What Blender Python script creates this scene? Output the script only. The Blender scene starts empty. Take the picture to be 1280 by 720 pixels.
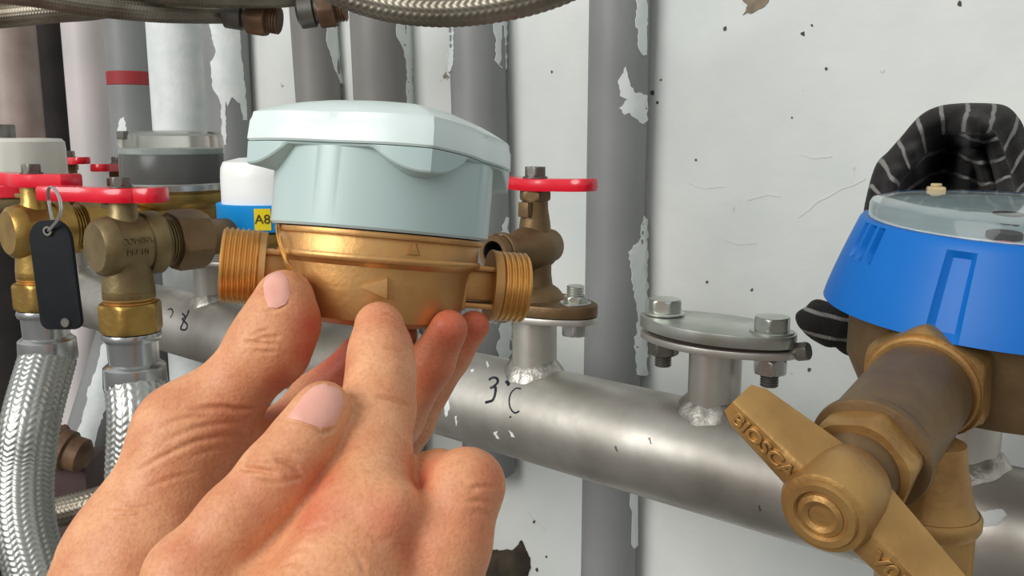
import bpy, bmesh, math, random
import numpy as np
from mathutils import Vector, Matrix
from mathutils.geometry import delaunay_2d_cdt
random.seed(7); np.random.seed(7)
PI = math.pi
SC = bpy.context.scene
COL = SC.collection

# ------------------------------------------------------------------ camera
F = 1100.0                                   # focal length in pixels of a 1280 wide frame
CAMZ = 1.20
PITCH = math.atan2(190.0, F)
cam = bpy.data.cameras.new('camera'); camo = bpy.data.objects.new('camera', cam); COL.objects.link(camo)
cam.sensor_width = 36.0; cam.lens = F * 36.0 / 1280.0; cam.clip_start = 0.01
camo.location = (0, 0, CAMZ); camo.rotation_euler = (PI/2 - PITCH, 0, 0)
SC.camera = camo

# ------------------------------------------------------------------ light
world = bpy.data.worlds.new('world'); SC.world = world; world.use_nodes = True
nt = world.node_tree; nt.nodes.clear()
wo = nt.nodes.new('ShaderNodeOutputWorld'); bg = nt.nodes.new('ShaderNodeBackground')
tc = nt.nodes.new('ShaderNodeTexCoord'); sx = nt.nodes.new('ShaderNodeSeparateXYZ'); cr = nt.nodes.new('ShaderNodeValToRGB')
mr = nt.nodes.new('ShaderNodeMapRange'); mr.inputs[1].default_value = -1; mr.inputs[2].default_value = 1
nt.links.new(tc.outputs['Generated'], sx.inputs[0]); nt.links.new(sx.outputs['Z'], mr.inputs[0])
nt.links.new(mr.outputs[0], cr.inputs[0]); nt.links.new(cr.outputs[0], bg.inputs[0]); nt.links.new(bg.outputs[0], wo.inputs[0])
e = cr.color_ramp.elements
e[0].position = 0.36; e[0].color = (0.30, 0.285, 0.27, 1)
e[1].position = 0.60; e[1].color = (0.97, 0.985, 0.985, 1)
bg.inputs[1].default_value = 0.58
def area(name, loc, target, size, energy, color=(1, 1, 1)):
    l = bpy.data.lights.new(name, 'AREA'); l.shape = 'DISK'; l.size = size; l.energy = energy; l.color = color
    o = bpy.data.objects.new(name, l); COL.objects.link(o); o.location = loc
    o.rotation_euler = (Vector(target) - Vector(loc)).to_track_quat('-Z', 'Y').to_euler()
area('doorway_daylight', (-1.45, -0.75, 1.95), (0.05, 0.45, 1.05), 1.3, 31.0, (1.0, 0.985, 0.955))
SC.view_settings.view_transform = 'Standard'; SC.view_settings.look = 'None'
SC.view_settings.gamma = 1.0; SC.view_settings.exposure = 0.15; SC.view_settings.use_curve_mapping = False

# ------------------------------------------------------------------ geometry of the view
CP, SP = math.cos(PITCH), math.sin(PITCH)
CAM = Vector((0, 0, CAMZ))
def ray(px, py):
    """direction through a photo pixel, length 1 along the optical axis"""
    a = (px - 640.0) / F; b = -(py - 360.0) / F
    return Vector((a, CP + b * SP, -SP + b * CP))
def P(px, py, s):
    return CAM + ray(px, py) * s
def mm(r_px, s):
    return r_px * s / F
AZ = math.radians(49.8)
ND = Vector((math.cos(AZ), math.sin(AZ), 0))          # into the wall
TD = Vector((math.sin(AZ), -math.cos(AZ), 0))         # along the wall, to the right and nearer
ROTZ = -(PI/2 - AZ)
def hit_plane(px, py, D):
    r = ray(px, py); return CAM + r * ((D - CAM.dot(ND)) / r.dot(ND))
def hit_vcyl(c, rad, lean=None):
    """ray to the near side of a pipe with axis through c along lean"""
    ax = (lean or Vector((0, 0, 1))).normalized()
    def f(px, py):
        r = ray(px, py); w = CAM - c
        rp = r - ax * r.dot(ax); wp = w - ax * w.dot(ax)
        A = rp.dot(rp); B = 2 * rp.dot(wp); C_ = wp.dot(wp) - rad * rad
        disc = B * B - 4 * A * C_
        if disc < 0: disc = 0
        t = (-B - math.sqrt(disc)) / (2 * A)
        p = CAM + r * t; n = (p - c); n = n - ax * n.dot(ax)
        return p, n.normalized()
    return f
D_MAN = 0.376; R_MAN = 0.0272
man0 = hit_plane(650, 512, D_MAN)                     # a point of the manifold axis
Z_MAN = man0.z
def W(t, k, z):
    """wall frame: t along the manifold from the empty valve's stub, k towards the wall, z absolute"""
    return Vector((T0.x, T0.y, 0)) + TD * t + ND * k + Vector((0, 0, z))
_h = hit_plane(668, 430, D_MAN); T0 = Vector((_h.x, _h.y, 0))
_h2 = hit_plane(893, 480, D_MAN); PITCH_T = (Vector((_h2.x, _h2.y, 0)) - T0).length
def z_at(px, py, p):
    """height at which pixel row py passes the plan position of p"""
    r = ray(px, py); return CAMZ + r.z * (p.y / r.y)
MW = lambda p, rz=ROTZ: Matrix.Translation(p) @ Matrix.Rotation(rz, 4, 'Z')

# ------------------------------------------------------------------ materials
def lin(c):
    return tuple(((v/255.0)/12.92 if v/255.0 <= 0.04045 else (((v/255.0)+0.055)/1.055)**2.4) for v in c) + (1,)
MATS = {}
def mat(name, rgb, rough=0.5, metal=0.0, var=None, vscale=40, bump=0.0, bscale=200, detail=4, spec=0.5, coat=0.0,
        spots=None, sscale=60, sthr=(0.62, 0.68), rvar=0.0, trans=0.0, ior=1.45, sheen=0.0):
    if name in MATS: return MATS[name]
    m = bpy.data.materials.new(name); m.use_nodes = True; t = m.node_tree; N = t.nodes; Lk = t.links
    b = N['Principled BSDF']; b.inputs['Roughness'].default_value = rough; b.inputs['Metallic'].default_value = metal
    b.inputs['Specular IOR Level'].default_value = spec; b.inputs['Coat Weight'].default_value = coat
    b.inputs['Transmission Weight'].default_value = trans; b.inputs['IOR'].default_value = ior
    b.inputs['Sheen Weight'].default_value = sheen
    c = lin(rgb) if max(rgb) > 1.001 else tuple(rgb) + (1,)
    b.inputs['Base Color'].default_value = c
    tcn = N.new('ShaderNodeTexCoord'); out = None
    if var:
        c2 = lin(var) if max(var) > 1.001 else tuple(var) + (1,)
        nz = N.new('ShaderNodeTexNoise'); nz.inputs['Scale'].default_value = vscale; nz.inputs['Detail'].default_value = detail
        Lk.new(tcn.outputs['Object'], nz.inputs['Vector'])
        rp = N.new('ShaderNodeValToRGB'); rp.color_ramp.elements[0].position = 0.35; rp.color_ramp.elements[1].position = 0.68
        rp.color_ramp.elements[0].color = c; rp.color_ramp.elements[1].color = c2
        Lk.new(nz.outputs[0], rp.inputs[0]); out = rp.outputs[0]
        if rvar:
            mp = N.new('ShaderNodeMapRange'); mp.inputs[3].default_value = rough - rvar; mp.inputs[4].default_value = rough + rvar
            Lk.new(nz.outputs[0], mp.inputs[0]); Lk.new(mp.outputs[0], b.inputs['Roughness'])
    if spots:
        n2 = N.new('ShaderNodeTexNoise'); n2.inputs['Scale'].default_value = sscale; n2.inputs['Detail'].default_value = 6
        n2.inputs['Roughness'].default_value = 0.65
        Lk.new(tcn.outputs['Object'], n2.inputs['Vector'])
        r2 = N.new('ShaderNodeMapRange'); r2.inputs[1].default_value = sthr[0]; r2.inputs[2].default_value = sthr[1]
        Lk.new(n2.outputs[0], r2.inputs[0])
        mx = N.new('ShaderNodeMixRGB'); Lk.new(r2.outputs[0], mx.inputs[0])
        if out: Lk.new(out, mx.inputs[1])
        else: mx.inputs[1].default_value = c
        mx.inputs[2].default_value = lin(spots); out = mx.outputs[0]
    if out: Lk.new(out, b.inputs['Base Color'])
    if bump:
        n3 = N.new('ShaderNodeTexNoise'); n3.inputs['Scale'].default_value = bscale; n3.inputs['Detail'].default_value = 5
        Lk.new(tcn.outputs['Object'], n3.inputs['Vector'])
        bm_ = N.new('ShaderNodeBump'); bm_.inputs['Strength'].default_value = bump; bm_.inputs['Distance'].default_value = 0.001
        Lk.new(n3.outputs[0], bm_.inputs['Height']); Lk.new(bm_.outputs[0], b.inputs['Normal'])
    MATS[name] = m; return m

M_WALL = mat('wall_paint', (219, 221, 216), 0.75, var=(203, 208, 205), vscale=9, bump=0.6, bscale=70, spots=(132, 124, 110), sscale=42, sthr=(0.69, 0.735))
M_FLOOR = mat('concrete', (120, 116, 110), 0.9, var=(96, 94, 90), vscale=6, bump=0.5, bscale=60)
M_PVC = mat('grey_pvc', (136, 138, 137), 0.5, var=(124, 126, 125), vscale=12, bump=0.1, bscale=300)
M_PVCB = mat('grey_brown_pvc', (132, 130, 126), 0.5, var=(118, 116, 111), vscale=10)
M_PAINT = mat('white_paint', (226, 230, 228), 0.5, var=(212, 219, 218), vscale=60, bump=0.4, bscale=220)
M_PINKPIPE = mat('pinkish_pipe', (206, 196, 196), 0.45, var=(190, 186, 184), vscale=14)
M_BROWNPIPE = mat('brownish_pipe', (176, 158, 150), 0.4, var=(146, 128, 120), vscale=14)
M_BLACKFILL = mat('matt_black_fill', (26, 23, 22), 0.85, var=(40, 34, 32), vscale=20, bump=0.4, bscale=150)  # near-black fill for the dark areas at the far left
M_MAN = mat('galvanised_steel', (208, 205, 197), 0.42, 0.85, var=(168, 164, 155), vscale=22, bump=0.10, bscale=160, rvar=0.10, spots=(232, 230, 222), sscale=70, sthr=(0.70, 0.73))
M_WELD = mat('weld_metal', (196, 192, 184), 0.38, 0.85, var=(150, 146, 138), vscale=120, bump=0.8, bscale=260)
M_ZINC = mat('zinc_plate', (208, 212, 203), 0.36, 0.85, var=(164, 168, 160), vscale=30, bump=0.08, bscale=250, rvar=0.07)
M_STEEL = mat('bright_steel', (204, 204, 200), 0.26, 0.95, var=(178, 178, 175), vscale=40, rvar=0.06)
M_DKSTEEL = mat('grey_steel_nut', (128, 126, 120), 0.42, 0.8, var=(98, 96, 90), vscale=60)
M_FERR = mat('steel_ferrule', (196, 198, 198), 0.24, 0.95, var=(176, 178, 178), vscale=30)
M_BRAID = mat('braided_steel', (176, 178, 174), 0.36, 0.9, var=(176, 178, 172), vscale=60)
M_BRAIDO = mat('aged_braided_steel', (152, 146, 132), 0.42, 0.75, var=(112, 104, 90), vscale=30)
M_BRASS = mat('cast_brass', (206, 160, 102), 0.42, 0.72, var=(186, 138, 82), vscale=40, bump=0.14, bscale=420, rvar=0.08)
M_BRASST = mat('machined_brass', (228, 182, 108), 0.30, 0.85, var=(212, 154, 84), vscale=50)
M_BRASSD = mat('dull_brass', (140, 124, 88), 0.46, 0.7, var=(116, 100, 70), vscale=50, bump=0.25, bscale=320, rvar=0.1)
M_BRASSY = mat('yellow_brass', (182, 150, 84), 0.36, 0.8, var=(150, 118, 60), vscale=45, bump=0.2, bscale=320)
M_BRASSB = mat('brown_tarnished_brass', (128, 104, 72), 0.48, 0.55, var=(104, 82, 56), vscale=40, bump=0.25, bscale=300)
M_BRASSL = mat('tarnished_golden_brass', (186, 148, 90), 0.42, 0.66, var=(152, 114, 68), vscale=36, bump=0.28, bscale=330, rvar=0.08)
M_RED = mat('red_enamel', (226, 22, 48), 0.28, var=(206, 14, 36), vscale=30, coat=0.4)
M_REDDULL = mat('red_rubber', (150, 44, 48), 0.6)
M_GREY = mat('pale_blue_grey_plastic', (178, 197, 194), 0.36, var=(172, 192, 190), vscale=8)
M_LID = mat('pale_lid_plastic', (214, 227, 224), 0.32, var=(210, 224, 221), vscale=8)
M_BLUE = mat('blue_plastic', (4, 104, 188), 0.45, var=(3, 97, 180), vscale=8, spec=0.35)
M_LBLUE = mat('bright_blue_plastic', (18, 150, 226), 0.35)
M_WHITEP = mat('white_plastic', (240, 242, 240), 0.35)
M_CREAM = mat('cream_plastic', (226, 224, 214), 0.4, var=(214, 212, 202), vscale=20)
M_YELLOW = mat('yellow_sticker', (238, 214, 28), 0.5)
M_BLACK = mat('black_plastic_tag', (20, 22, 26), 0.7, var=(25, 28, 32), vscale=50, bump=0.1, bscale=300, spec=0.25)
M_INK = mat('marker_ink', (26, 28, 42), 0.5)
M_DARK = mat('shade_and_mark_black', (26, 24, 22), 0.7)  # shade of bores and socket put into colour; plain black on dial markers
M_DIAL = mat('dial_white', (226, 230, 228), 0.5)
M_DIALG = mat('dial_grey', (150, 168, 172), 0.5, var=(176, 190, 192), vscale=60)
M_DRUM = mat('dark_register_drum', (52, 58, 64), 0.25, 0.4)
M_GLASS = mat('clear_plastic', (236, 242, 242), 0.06, trans=0.95, ior=1.25)
M_GLASSD = mat('dusty_clear_plastic', (226, 224, 216), 0.16, trans=0.9, ior=1.2)
M_DIRT = mat('brown_dirt', (74, 64, 50), 0.95, var=(48, 42, 34), vscale=60, bump=1.0, bscale=120)
M_GASKET = mat('brown_gasket', (70, 52, 46), 0.8)
M_RUST = mat('rusty_fitting', (122, 94, 70), 0.6, 0.4, var=(88, 66, 50), vscale=60, bump=0.3)
M_MAROON = mat('maroon_box', (86, 70, 66), 0.6, var=(70, 50, 48), vscale=20)
M_NAIL = mat('fingernail', (228, 170, 152), 0.32, var=(222, 158, 142), vscale=120, coat=0.15)
M_GREASE = mat('beige_stem', (196, 176, 136), 0.6, var=(170, 150, 112), vscale=90)

def skin_material():
    m = bpy.data.materials.new('skin'); m.use_nodes = True; t = m.node_tree; N = t.nodes; L = t.links
    b = N['Principled BSDF']
    tcn = N.new('ShaderNodeTexCoord'); at = N.new('ShaderNodeAttribute'); at.attribute_name = 'flush_shade'
    n1 = N.new('ShaderNodeTexNoise'); n1.inputs['Scale'].default_value = 95; n1.inputs['Detail'].default_value = 5
    n2 = N.new('ShaderNodeTexNoise'); n2.inputs['Scale'].default_value = 900; n2.inputs['Detail'].default_value = 3
    for n in (n1, n2): L.new(tcn.outputs['Object'], n.inputs['Vector'])
    r = N.new('ShaderNodeValToRGB'); r.color_ramp.elements[0].position = 0.34; r.color_ramp.elements[1].position = 0.66
    r.color_ramp.elements[0].color = lin((222, 163, 120)); r.color_ramp.elements[1].color = lin((205, 138, 98))
    L.new(n1.outputs[0], r.inputs[0])
    mx = N.new('ShaderNodeMixRGB'); L.new(at.outputs['Fac'], mx.inputs[0]); L.new(r.outputs[0], mx.inputs[1])
    mx.inputs[2].default_value = lin((192, 80, 58))  # red of flushed skin and of shaded finger sides
    m2 = N.new('ShaderNodeMixRGB'); m2.blend_type = 'MULTIPLY'; m2.inputs[0].default_value = 0.35
    g = N.new('ShaderNodeValToRGB'); g.color_ramp.elements[0].position = 0.3; g.color_ramp.elements[0].color = (0.62, 0.5, 0.42, 1)
    g.color_ramp.elements[1].position = 0.55
    L.new(n2.outputs[0], g.inputs[0]); L.new(mx.outputs[0], m2.inputs[1]); L.new(g.outputs[0], m2.inputs[2])
    L.new(m2.outputs[0], b.inputs['Base Color'])
    b.inputs['Roughness'].default_value = 0.50; b.inputs['Specular IOR Level'].default_value = 0.35
    b.inputs['Subsurface Weight'].default_value = 0.12; b.inputs['Subsurface Radius'].default_value = (1.0, 0.35, 0.2)
    b.inputs['Subsurface Scale'].default_value = 0.004
    v = N.new('ShaderNodeTexVoronoi'); v.inputs['Scale'].default_value = 1100
    L.new(tcn.outputs['Object'], v.inputs['Vector'])
    n3 = N.new('ShaderNodeTexNoise'); n3.inputs['Scale'].default_value = 260; n3.inputs['Detail'].default_value = 6
    L.new(tcn.outputs['Object'], n3.inputs['Vector'])
    ad = N.new('ShaderNodeMath'); ad.operation = 'MULTIPLY_ADD'; ad.inputs[1].default_value = 0.35
    L.new(v.outputs['Distance'], ad.inputs[0]); L.new(n3.outputs[0], ad.inputs[2])
    bp = N.new('ShaderNodeBump'); bp.inputs['Strength'].default_value = 0.26; bp.inputs['Distance'].default_value = 0.0008
    L.new(ad.outputs[0], bp.inputs['Height']); L.new(bp.outputs[0], b.inputs['Normal'])
    return m
M_SKIN = skin_material()
def cloth_material():
    m = bpy.data.materials.new('striped_cloth'); m.use_nodes = True; t = m.node_tree; N = t.nodes; L = t.links
    b = N['Principled BSDF']; b.inputs['Roughness'].default_value = 0.95; b.inputs['Sheen Weight'].default_value = 0.05
    b.inputs['Specular IOR Level'].default_value = 0.15
    at = N.new('ShaderNodeAttribute'); at.attribute_name = 'stripe'
    tcn = N.new('ShaderNodeTexCoord'); nz = N.new('ShaderNodeTexNoise'); nz.inputs['Scale'].default_value = 60
    L.new(tcn.outputs['Object'], nz.inputs['Vector'])
    ad = N.new('ShaderNodeMath'); ad.operation = 'MULTIPLY_ADD'; ad.inputs[1].default_value = 0.25
    L.new(nz.outputs[0], ad.inputs[0]); L.new(at.outputs['Fac'], ad.inputs[2])
    fr = N.new('ShaderNodeMath'); fr.operation = 'FRACT'; L.new(ad.outputs[0], fr.inputs[0])
    rp = N.new('ShaderNodeValToRGB'); rp.color_ramp.interpolation = 'LINEAR'
    E = rp.color_ramp.elements
    E[0].position = 0.0; E[0].color = (0, 0, 0, 1); E[1].position = 0.40; E[1].color = (0, 0, 0, 1)
    for pos, v in ((0.45, 1), (0.56, 1), (0.61, 0)):
        q = E.new(pos); q.color = (v, v, v, 1)
    L.new(fr.outputs[0], rp.inputs[0])
    mx = N.new('ShaderNodeMixRGB'); mx.inputs[1].default_value = lin((38, 36, 35)); mx.inputs[2].default_value = lin((128, 126, 122))
    L.new(rp.outputs[0], mx.inputs[0]); L.new(mx.outputs[0], b.inputs['Base Color'])
    n2 = N.new('ShaderNodeTexNoise'); n2.inputs['Scale'].default_value = 900; L.new(tcn.outputs['Object'], n2.inputs['Vector'])
    bp = N.new('ShaderNodeBump'); bp.inputs['Strength'].default_value = 0.6; bp.inputs['Distance'].default_value = 0.001
    L.new(n2.outputs[0], bp.inputs['Height']); L.new(bp.outputs[0], b.inputs['Normal'])
    return m
M_CLOTH = cloth_material()

# ------------------------------------------------------------------ mesh builder
def axis_matrix(a, b):
    """frame at a with +Z towards b"""
    a, b = Vector(a), Vector(b); q = (b - a).normalized().to_track_quat('Z', 'Y')
    return Matrix.Translation(a) @ q.to_matrix().to_4x4()
I4 = Matrix.Identity(4)
RX = lambda d: Matrix.Rotation(math.radians(d), 4, 'X')
RY = lambda d: Matrix.Rotation(math.radians(d), 4, 'Y')
RZ = lambda d: Matrix.Rotation(math.radians(d), 4, 'Z')
T = lambda x, y, z: Matrix.Translation((x, y, z))
class MB:
    def __init__(s): s.v = []; s.f = []
    def add(s, vs, fs, M=I4):
        o = len(s.v); s.v += [tuple(M @ Vector(v)) for v in vs]; s.f += [tuple(i + o for i in f) for f in fs]; return s
    def grid(s, rings, close=True, cap0=False, cap1=False, M=I4):
        n = len(rings[0]); vs = [p for r in rings for p in r]; fs = []
        for i in range(len(rings) - 1):
            for j in range(n if close else n - 1):
                k = (j + 1) % n
                fs.append((i*n + j, i*n + k, (i+1)*n + k, (i+1)*n + j))
        if cap0: fs.append(tuple(range(n - 1, -1, -1)))
        if cap1: fs.append(tuple(range((len(rings)-1)*n, len(rings)*n)))
        return s.add(vs, fs, M)
    def lathe(s, prof, seg=40, M=I4, caps=(True, True), shape=None):
        rings = []
        for r, z in prof:
            rings.append([((r * (shape(2*PI*j/seg) if shape else 1)) * math.cos(2*PI*j/seg),
                           (r * (shape(2*PI*j/seg) if shape else 1)) * math.sin(2*PI*j/seg), z) for j in range(seg)])
        return s.grid(rings, True, caps[0], caps[1], M)
    def cyl(s, r, z0, z1, M=I4, seg=40, ch=0.0006):
        return s.lathe([(r - ch, z0), (r, z0 + ch), (r, z1 - ch), (r - ch, z1)], seg, M)
    def hexa(s, R, z0, z1, M=I4, n=6, ch=0.12, rot=0.0):
        """hexagon nut with chamfered ends (corner radius R)"""
        seg = n * 8; ap = math.cos(PI / n)
        def hr(th):
            a = ((th - rot) % (2*PI/n)) - PI/n; return ap / math.cos(a)
        rc = ap + 0.25 * (1 - ap); h = min((z1 - z0) * 0.25, R * ch)
        rings = []
        for z, lim in ((z0, rc), (z0 + h * 0.5, rc + (1 - rc) * 0.5), (z0 + h, 1.0), (z1 - h, 1.0), (z1 - h * 0.5, rc + (1 - rc) * 0.5), (z1, rc)):
            rings.append([(R * min(hr(2*PI*j/seg), lim) * math.cos(2*PI*j/seg), R * min(hr(2*PI*j/seg), lim) * math.sin(2*PI*j/seg), z) for j in range(seg)])
        return s.grid(rings, True, True, True, M)
    def thread(s, r, z0, z1, pitch, depth, M=I4, seg=44, hole=0.0):
        prof = []; n = max(2, int(round((z1 - z0) / pitch))); p = (z1 - z0) / n
        if hole: prof += [(hole * 0.96, z0 + 0.006 * 0.9), (hole, z0 + 0.0006)]
        prof.append(((hole + 0.0006) if hole else r - depth, z0)); prof.append((r - depth, z0))
        for i in range(n):
            a = z0 + i * p
            prof += [(r - depth, a + p*0.10), (r, a + p*0.38), (r, a + p*0.62), (r - depth, a + p*0.90)]
        prof.append((r - depth, z1))
        return s.lathe(prof, seg, M, caps=(not hole, True))
    def prism(s, pts, z0, z1, M=I4):
        n = len(pts); vs = [(x, y, z0) for x, y in pts] + [(x, y, z1) for x, y in pts]
        fs = [tuple(range(n - 1, -1, -1)), tuple(range(n, 2*n))] + [(i, (i+1) % n, n + (i+1) % n, n + i) for i in range(n)]
        return s.add(vs, fs, M)
    def box(s, x0, x1, y0, y1, z0, z1, M=I4):
        return s.prism([(x0, y0), (x1, y0), (x1, y1), (x0, y1)], z0, z1, M)
    def tube(s, pts, r, seg=12, closed=False, caps=True, M=I4):
        pts = [Vector(p) for p in pts]; n = len(pts); rr = r if isinstance(r, (list, tuple)) else [r]*n
        rings = []; up = None
        for i, p in enumerate(pts):
            a = pts[(i-1) % n] if (closed or i) else p; b = pts[(i+1) % n] if (closed or i < n-1) else p
            t = (b - a).normalized()
            if up is None: up = t.orthogonal().normalized()
            up = (up - t * up.dot(t)); up = up.normalized() if up.length > 1e-9 else t.orthogonal().normalized()
            w = t.cross(up)
            rings.append([tuple(p + (up * math.cos(2*PI*j/seg) + w * math.sin(2*PI*j/seg)) * rr[i]) for j in range(seg)])
        if closed: rings.append(rings[0])
        return s.grid(rings, True, caps and not closed, caps and not closed, M)
    def ball(s, r, M=I4, seg=20, sc=(1, 1, 1)):
        prof = [(max(1e-5, r * math.sin(PI*i/12)), -r * math.cos(PI*i/12)) for i in range(13)]
        return s.lathe(prof, seg, M @ Matrix.Diagonal((*sc, 1)), caps=(False, False))
    def build(s, name, m, parent=None, world=False, smooth=35, bevel=0.0, label=None):
        me = bpy.data.meshes.new(name)
        vs = s.v
        if world and parent is not None:
            inv = RM[parent.name].inverted(); vs = [tuple(inv @ Vector(v)) for v in vs]
        me.from_pydata(vs, [], s.f); me.validate()
        bm_ = bmesh.new(); bm_.from_mesh(me); bmesh.ops.remove_doubles(bm_, verts=bm_.verts, dist=1e-7)
        bmesh.ops.recalc_face_normals(bm_, faces=bm_.faces)
        if bevel:
            ed = [e_ for e_ in bm_.edges if len(e_.link_faces) == 2 and e_.calc_face_angle(0) > 0.6]
            bmesh.ops.bevel(bm_, geom=ed, offset=bevel, segments=2, profile=0.6, affect='EDGES', clamp_overlap=True)
        bm_.to_mesh(me); bm_.free()
        me.polygons.foreach_set('use_smooth', [True] * len(me.polygons))
        me.set_sharp_from_angle(angle=math.radians(smooth))
        me.materials.append(m)
        o = bpy.data.objects.new(name, me); COL.objects.link(o)
        if parent is not None: o.parent = parent
        if label: o['label'] = label
        return o
RM = {}
def thing(name, label, cat, M, group=None):
    o = bpy.data.objects.new(name, None); COL.objects.link(o); o.matrix_world = M; o.empty_display_size = 0.02
    o['label'] = label; o['category'] = cat
    if group: o['group'] = group
    RM[o.name] = M.copy(); return o
def tag(o, label, cat, group=None):
    o['label'] = label; o['category'] = cat
    if group: o['group'] = group
    return o
def rebase(o, p):
    """move a world-built mesh's origin to p"""
    o.data.transform(Matrix.Translation(-Vector(p))); o.location = p; return o
def smooth_path(pts, n=40):
    pts = [Vector(p) for p in pts]; out = []
    for i in range(len(pts) - 1):
        p0 = pts[max(i-1, 0)]; p1 = pts[i]; p2 = pts[i+1]; p3 = pts[min(i+2, len(pts)-1)]
        for k in range(n):
            t = k / n
            out.append(0.5 * ((2*p1) + (p2-p0)*t + (2*p0-5*p1+4*p2-p3)*t*t + (-p0+3*p1-3*p2+p3)*t**3))
    out.append(pts[-1]); return out
def text_mesh(txt, size, depth, bevel=0.0):
    c = bpy.data.curves.new('lettering', 'FONT'); c.body = txt; c.size = size; c.extrude = depth; c.bevel_depth = bevel
    c.align_x = 'CENTER'; c.align_y = 'CENTER'; c.resolution_u = 3
    o = bpy.data.objects.new('lettering', c); COL.objects.link(o)
    dg = bpy.context.evaluated_depsgraph_get(); me = bpy.data.meshes.new_from_object(o.evaluated_get(dg))
    vs = [tuple(v.co) for v in me.vertices]; fs = [tuple(p.vertices) for p in me.polygons]
    bpy.data.objects.remove(o); bpy.data.curves.remove(c); bpy.data.meshes.remove(me)
    return vs, fs
def patch(name, poly, hit, m, parent, off=0.0004, thick=0.0008, step=6, jit=0.0, dome=0.0, label=None):
    """a thin layer of paint, ink or nail lying on a surface; outline given where it is seen, thickness real"""
    pts = []
    for i in range(len(poly)):
        a = Vector(poly[i]); b = Vector(poly[(i+1) % len(poly)]); n = max(1, int((b-a).length / max(2.0, step*0.7)))
        for k in range(n):
            q = a.lerp(b, k/n)
            if jit: q = q + Vector((random.uniform(-jit, jit), random.uniform(-jit, jit)))
            pts.append(q)
    nb = len(pts); xs = [p.x for p in pts]; ys = [p.y for p in pts]
    edges = [(i, (i+1) % nb) for i in range(nb)]
    def inside(x, y):
        c = False
        for i in range(nb):
            a, b = pts[i], pts[(i+1) % nb]
            if (a.y > y) != (b.y > y) and x < (b.x-a.x)*(y-a.y)/(b.y-a.y)+a.x: c = not c
        return c
    allp = list(pts); y = min(ys) + step*0.5
    while y < max(ys):
        x = min(xs) + step*0.5
        while x < max(xs):
            if inside(x, y) and min((Vector((x, y))-p).length for p in pts) > step*0.45: allp.append(Vector((x, y)))
            x += step
        y += step
    co, _, fa, *_r = delaunay_2d_cdt(allp, edges, [], 1, 1e-4)
    vs = []; bottom = []
    for q in co:
        p, n = hit(q.x, q.y)
        d = min((q - b).length for b in pts)
        vs.append(tuple(p + n * (off + dome * min(1.0, d / (step*1.5))))); bottom.append(tuple(p - n * thick))
    nv = len(vs); fs = [tuple(f) for f in fa]; cnt = {}
    for f in fs:
        for i in range(len(f)):
            k = (f[i], f[(i+1) % len(f)]); cnt[tuple(sorted(k))] = cnt.get(tuple(sorted(k)), 0) + 1
    side = []
    for f in fs:
        for i in range(len(f)):
            a, b = f[i], f[(i+1) % len(f)]
            if cnt[tuple(sorted((a, b)))] == 1: side.append((b, a, a + nv, b + nv))
    mb = MB(); mb.add(vs + bottom, fs + side)
    return mb.build(name, m, parent, world=True, smooth=60, label=label)

# ------------------------------------------------------------------ the setting
D_WALL = 0.525
wp = W(0, D_WALL - D_MAN, 0)
def wall():
    mb = MB()                                 # a thick wall, front face along the manifold
    M = MW(Vector((wp.x, wp.y, 0)))
    mb.box(-2.6, 1.0, 0.0, 0.15, 0.0, 2.5, M)
    o = mb.build('wall_back', M_WALL); o['kind'] = 'structure'
    mb = MB(); mb.box(-2.6, 1.0, -2.5, 0.0, -0.1, 0.0, M)
    o = mb.build('floor', M_FLOOR); o['kind'] = 'structure'
wall()
def on_wall(px, py):
    return hit_plane(px, py, D_WALL), -ND
def wall_marks():
    w = bpy.data.objects['wall_back']; RM['wall_back'] = Matrix.Identity(4)
    m1 = mat('wall_chip', (96, 90, 80), 0.9, var=(70, 64, 56), vscale=200); m2 = mat('wall_crack', (206, 206, 200), 0.9)
    for x, y, r in ((906, 36, 3.5), (1004, 42, 3), (1015, 32, 2), (1033, 86, 2), (1200, 5, 3.5), (990, 147, 1.6), (816, 116, 3), (826, 100, 1.6), (822, 128, 2), (683, 696, 2.2), (671, 712, 2.6), (668, 652, 2), (884, 352, 2), (940, 362, 2), (870, 200, 1.5), (1010, 440, 3.2), (1012, 462, 3), (690, 90, 1.6)):
        n = 7; poly = [(x + r*random.uniform(0.5, 1.2)*math.cos(2*PI*k/n), y + r*random.uniform(0.6, 1.4)*math.sin(2*PI*k/n)) for k in range(n)]
        patch('wall_chip', poly, on_wall, m1, w, off=0.0003, thick=0.0006, step=4)
    for pl in ([(998, 272), (1012, 262), (1022, 252), (1036, 246), (1052, 236), (1066, 232), (1082, 224)], [(660, 640), (668, 650), (676, 656), (682, 664)], [(905, 300), (925, 306), (945, 304)], [(1000, 192), (1016, 198), (1040, 196)], [(935, 250), (960, 243), (975, 246)], [(860, 228), (880, 236), (905, 233)]):
        up = [(x + random.uniform(-.5, .5), y - random.uniform(0.5, 1.3)) for x, y in pl]; dn = [(x, y + random.uniform(0.4, 1.0)) for x, y in reversed(pl)]
        patch('wall_crack', up + dn, on_wall, m2, w, off=0.0003, thick=0.0006, step=6)
wall_marks()

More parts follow.
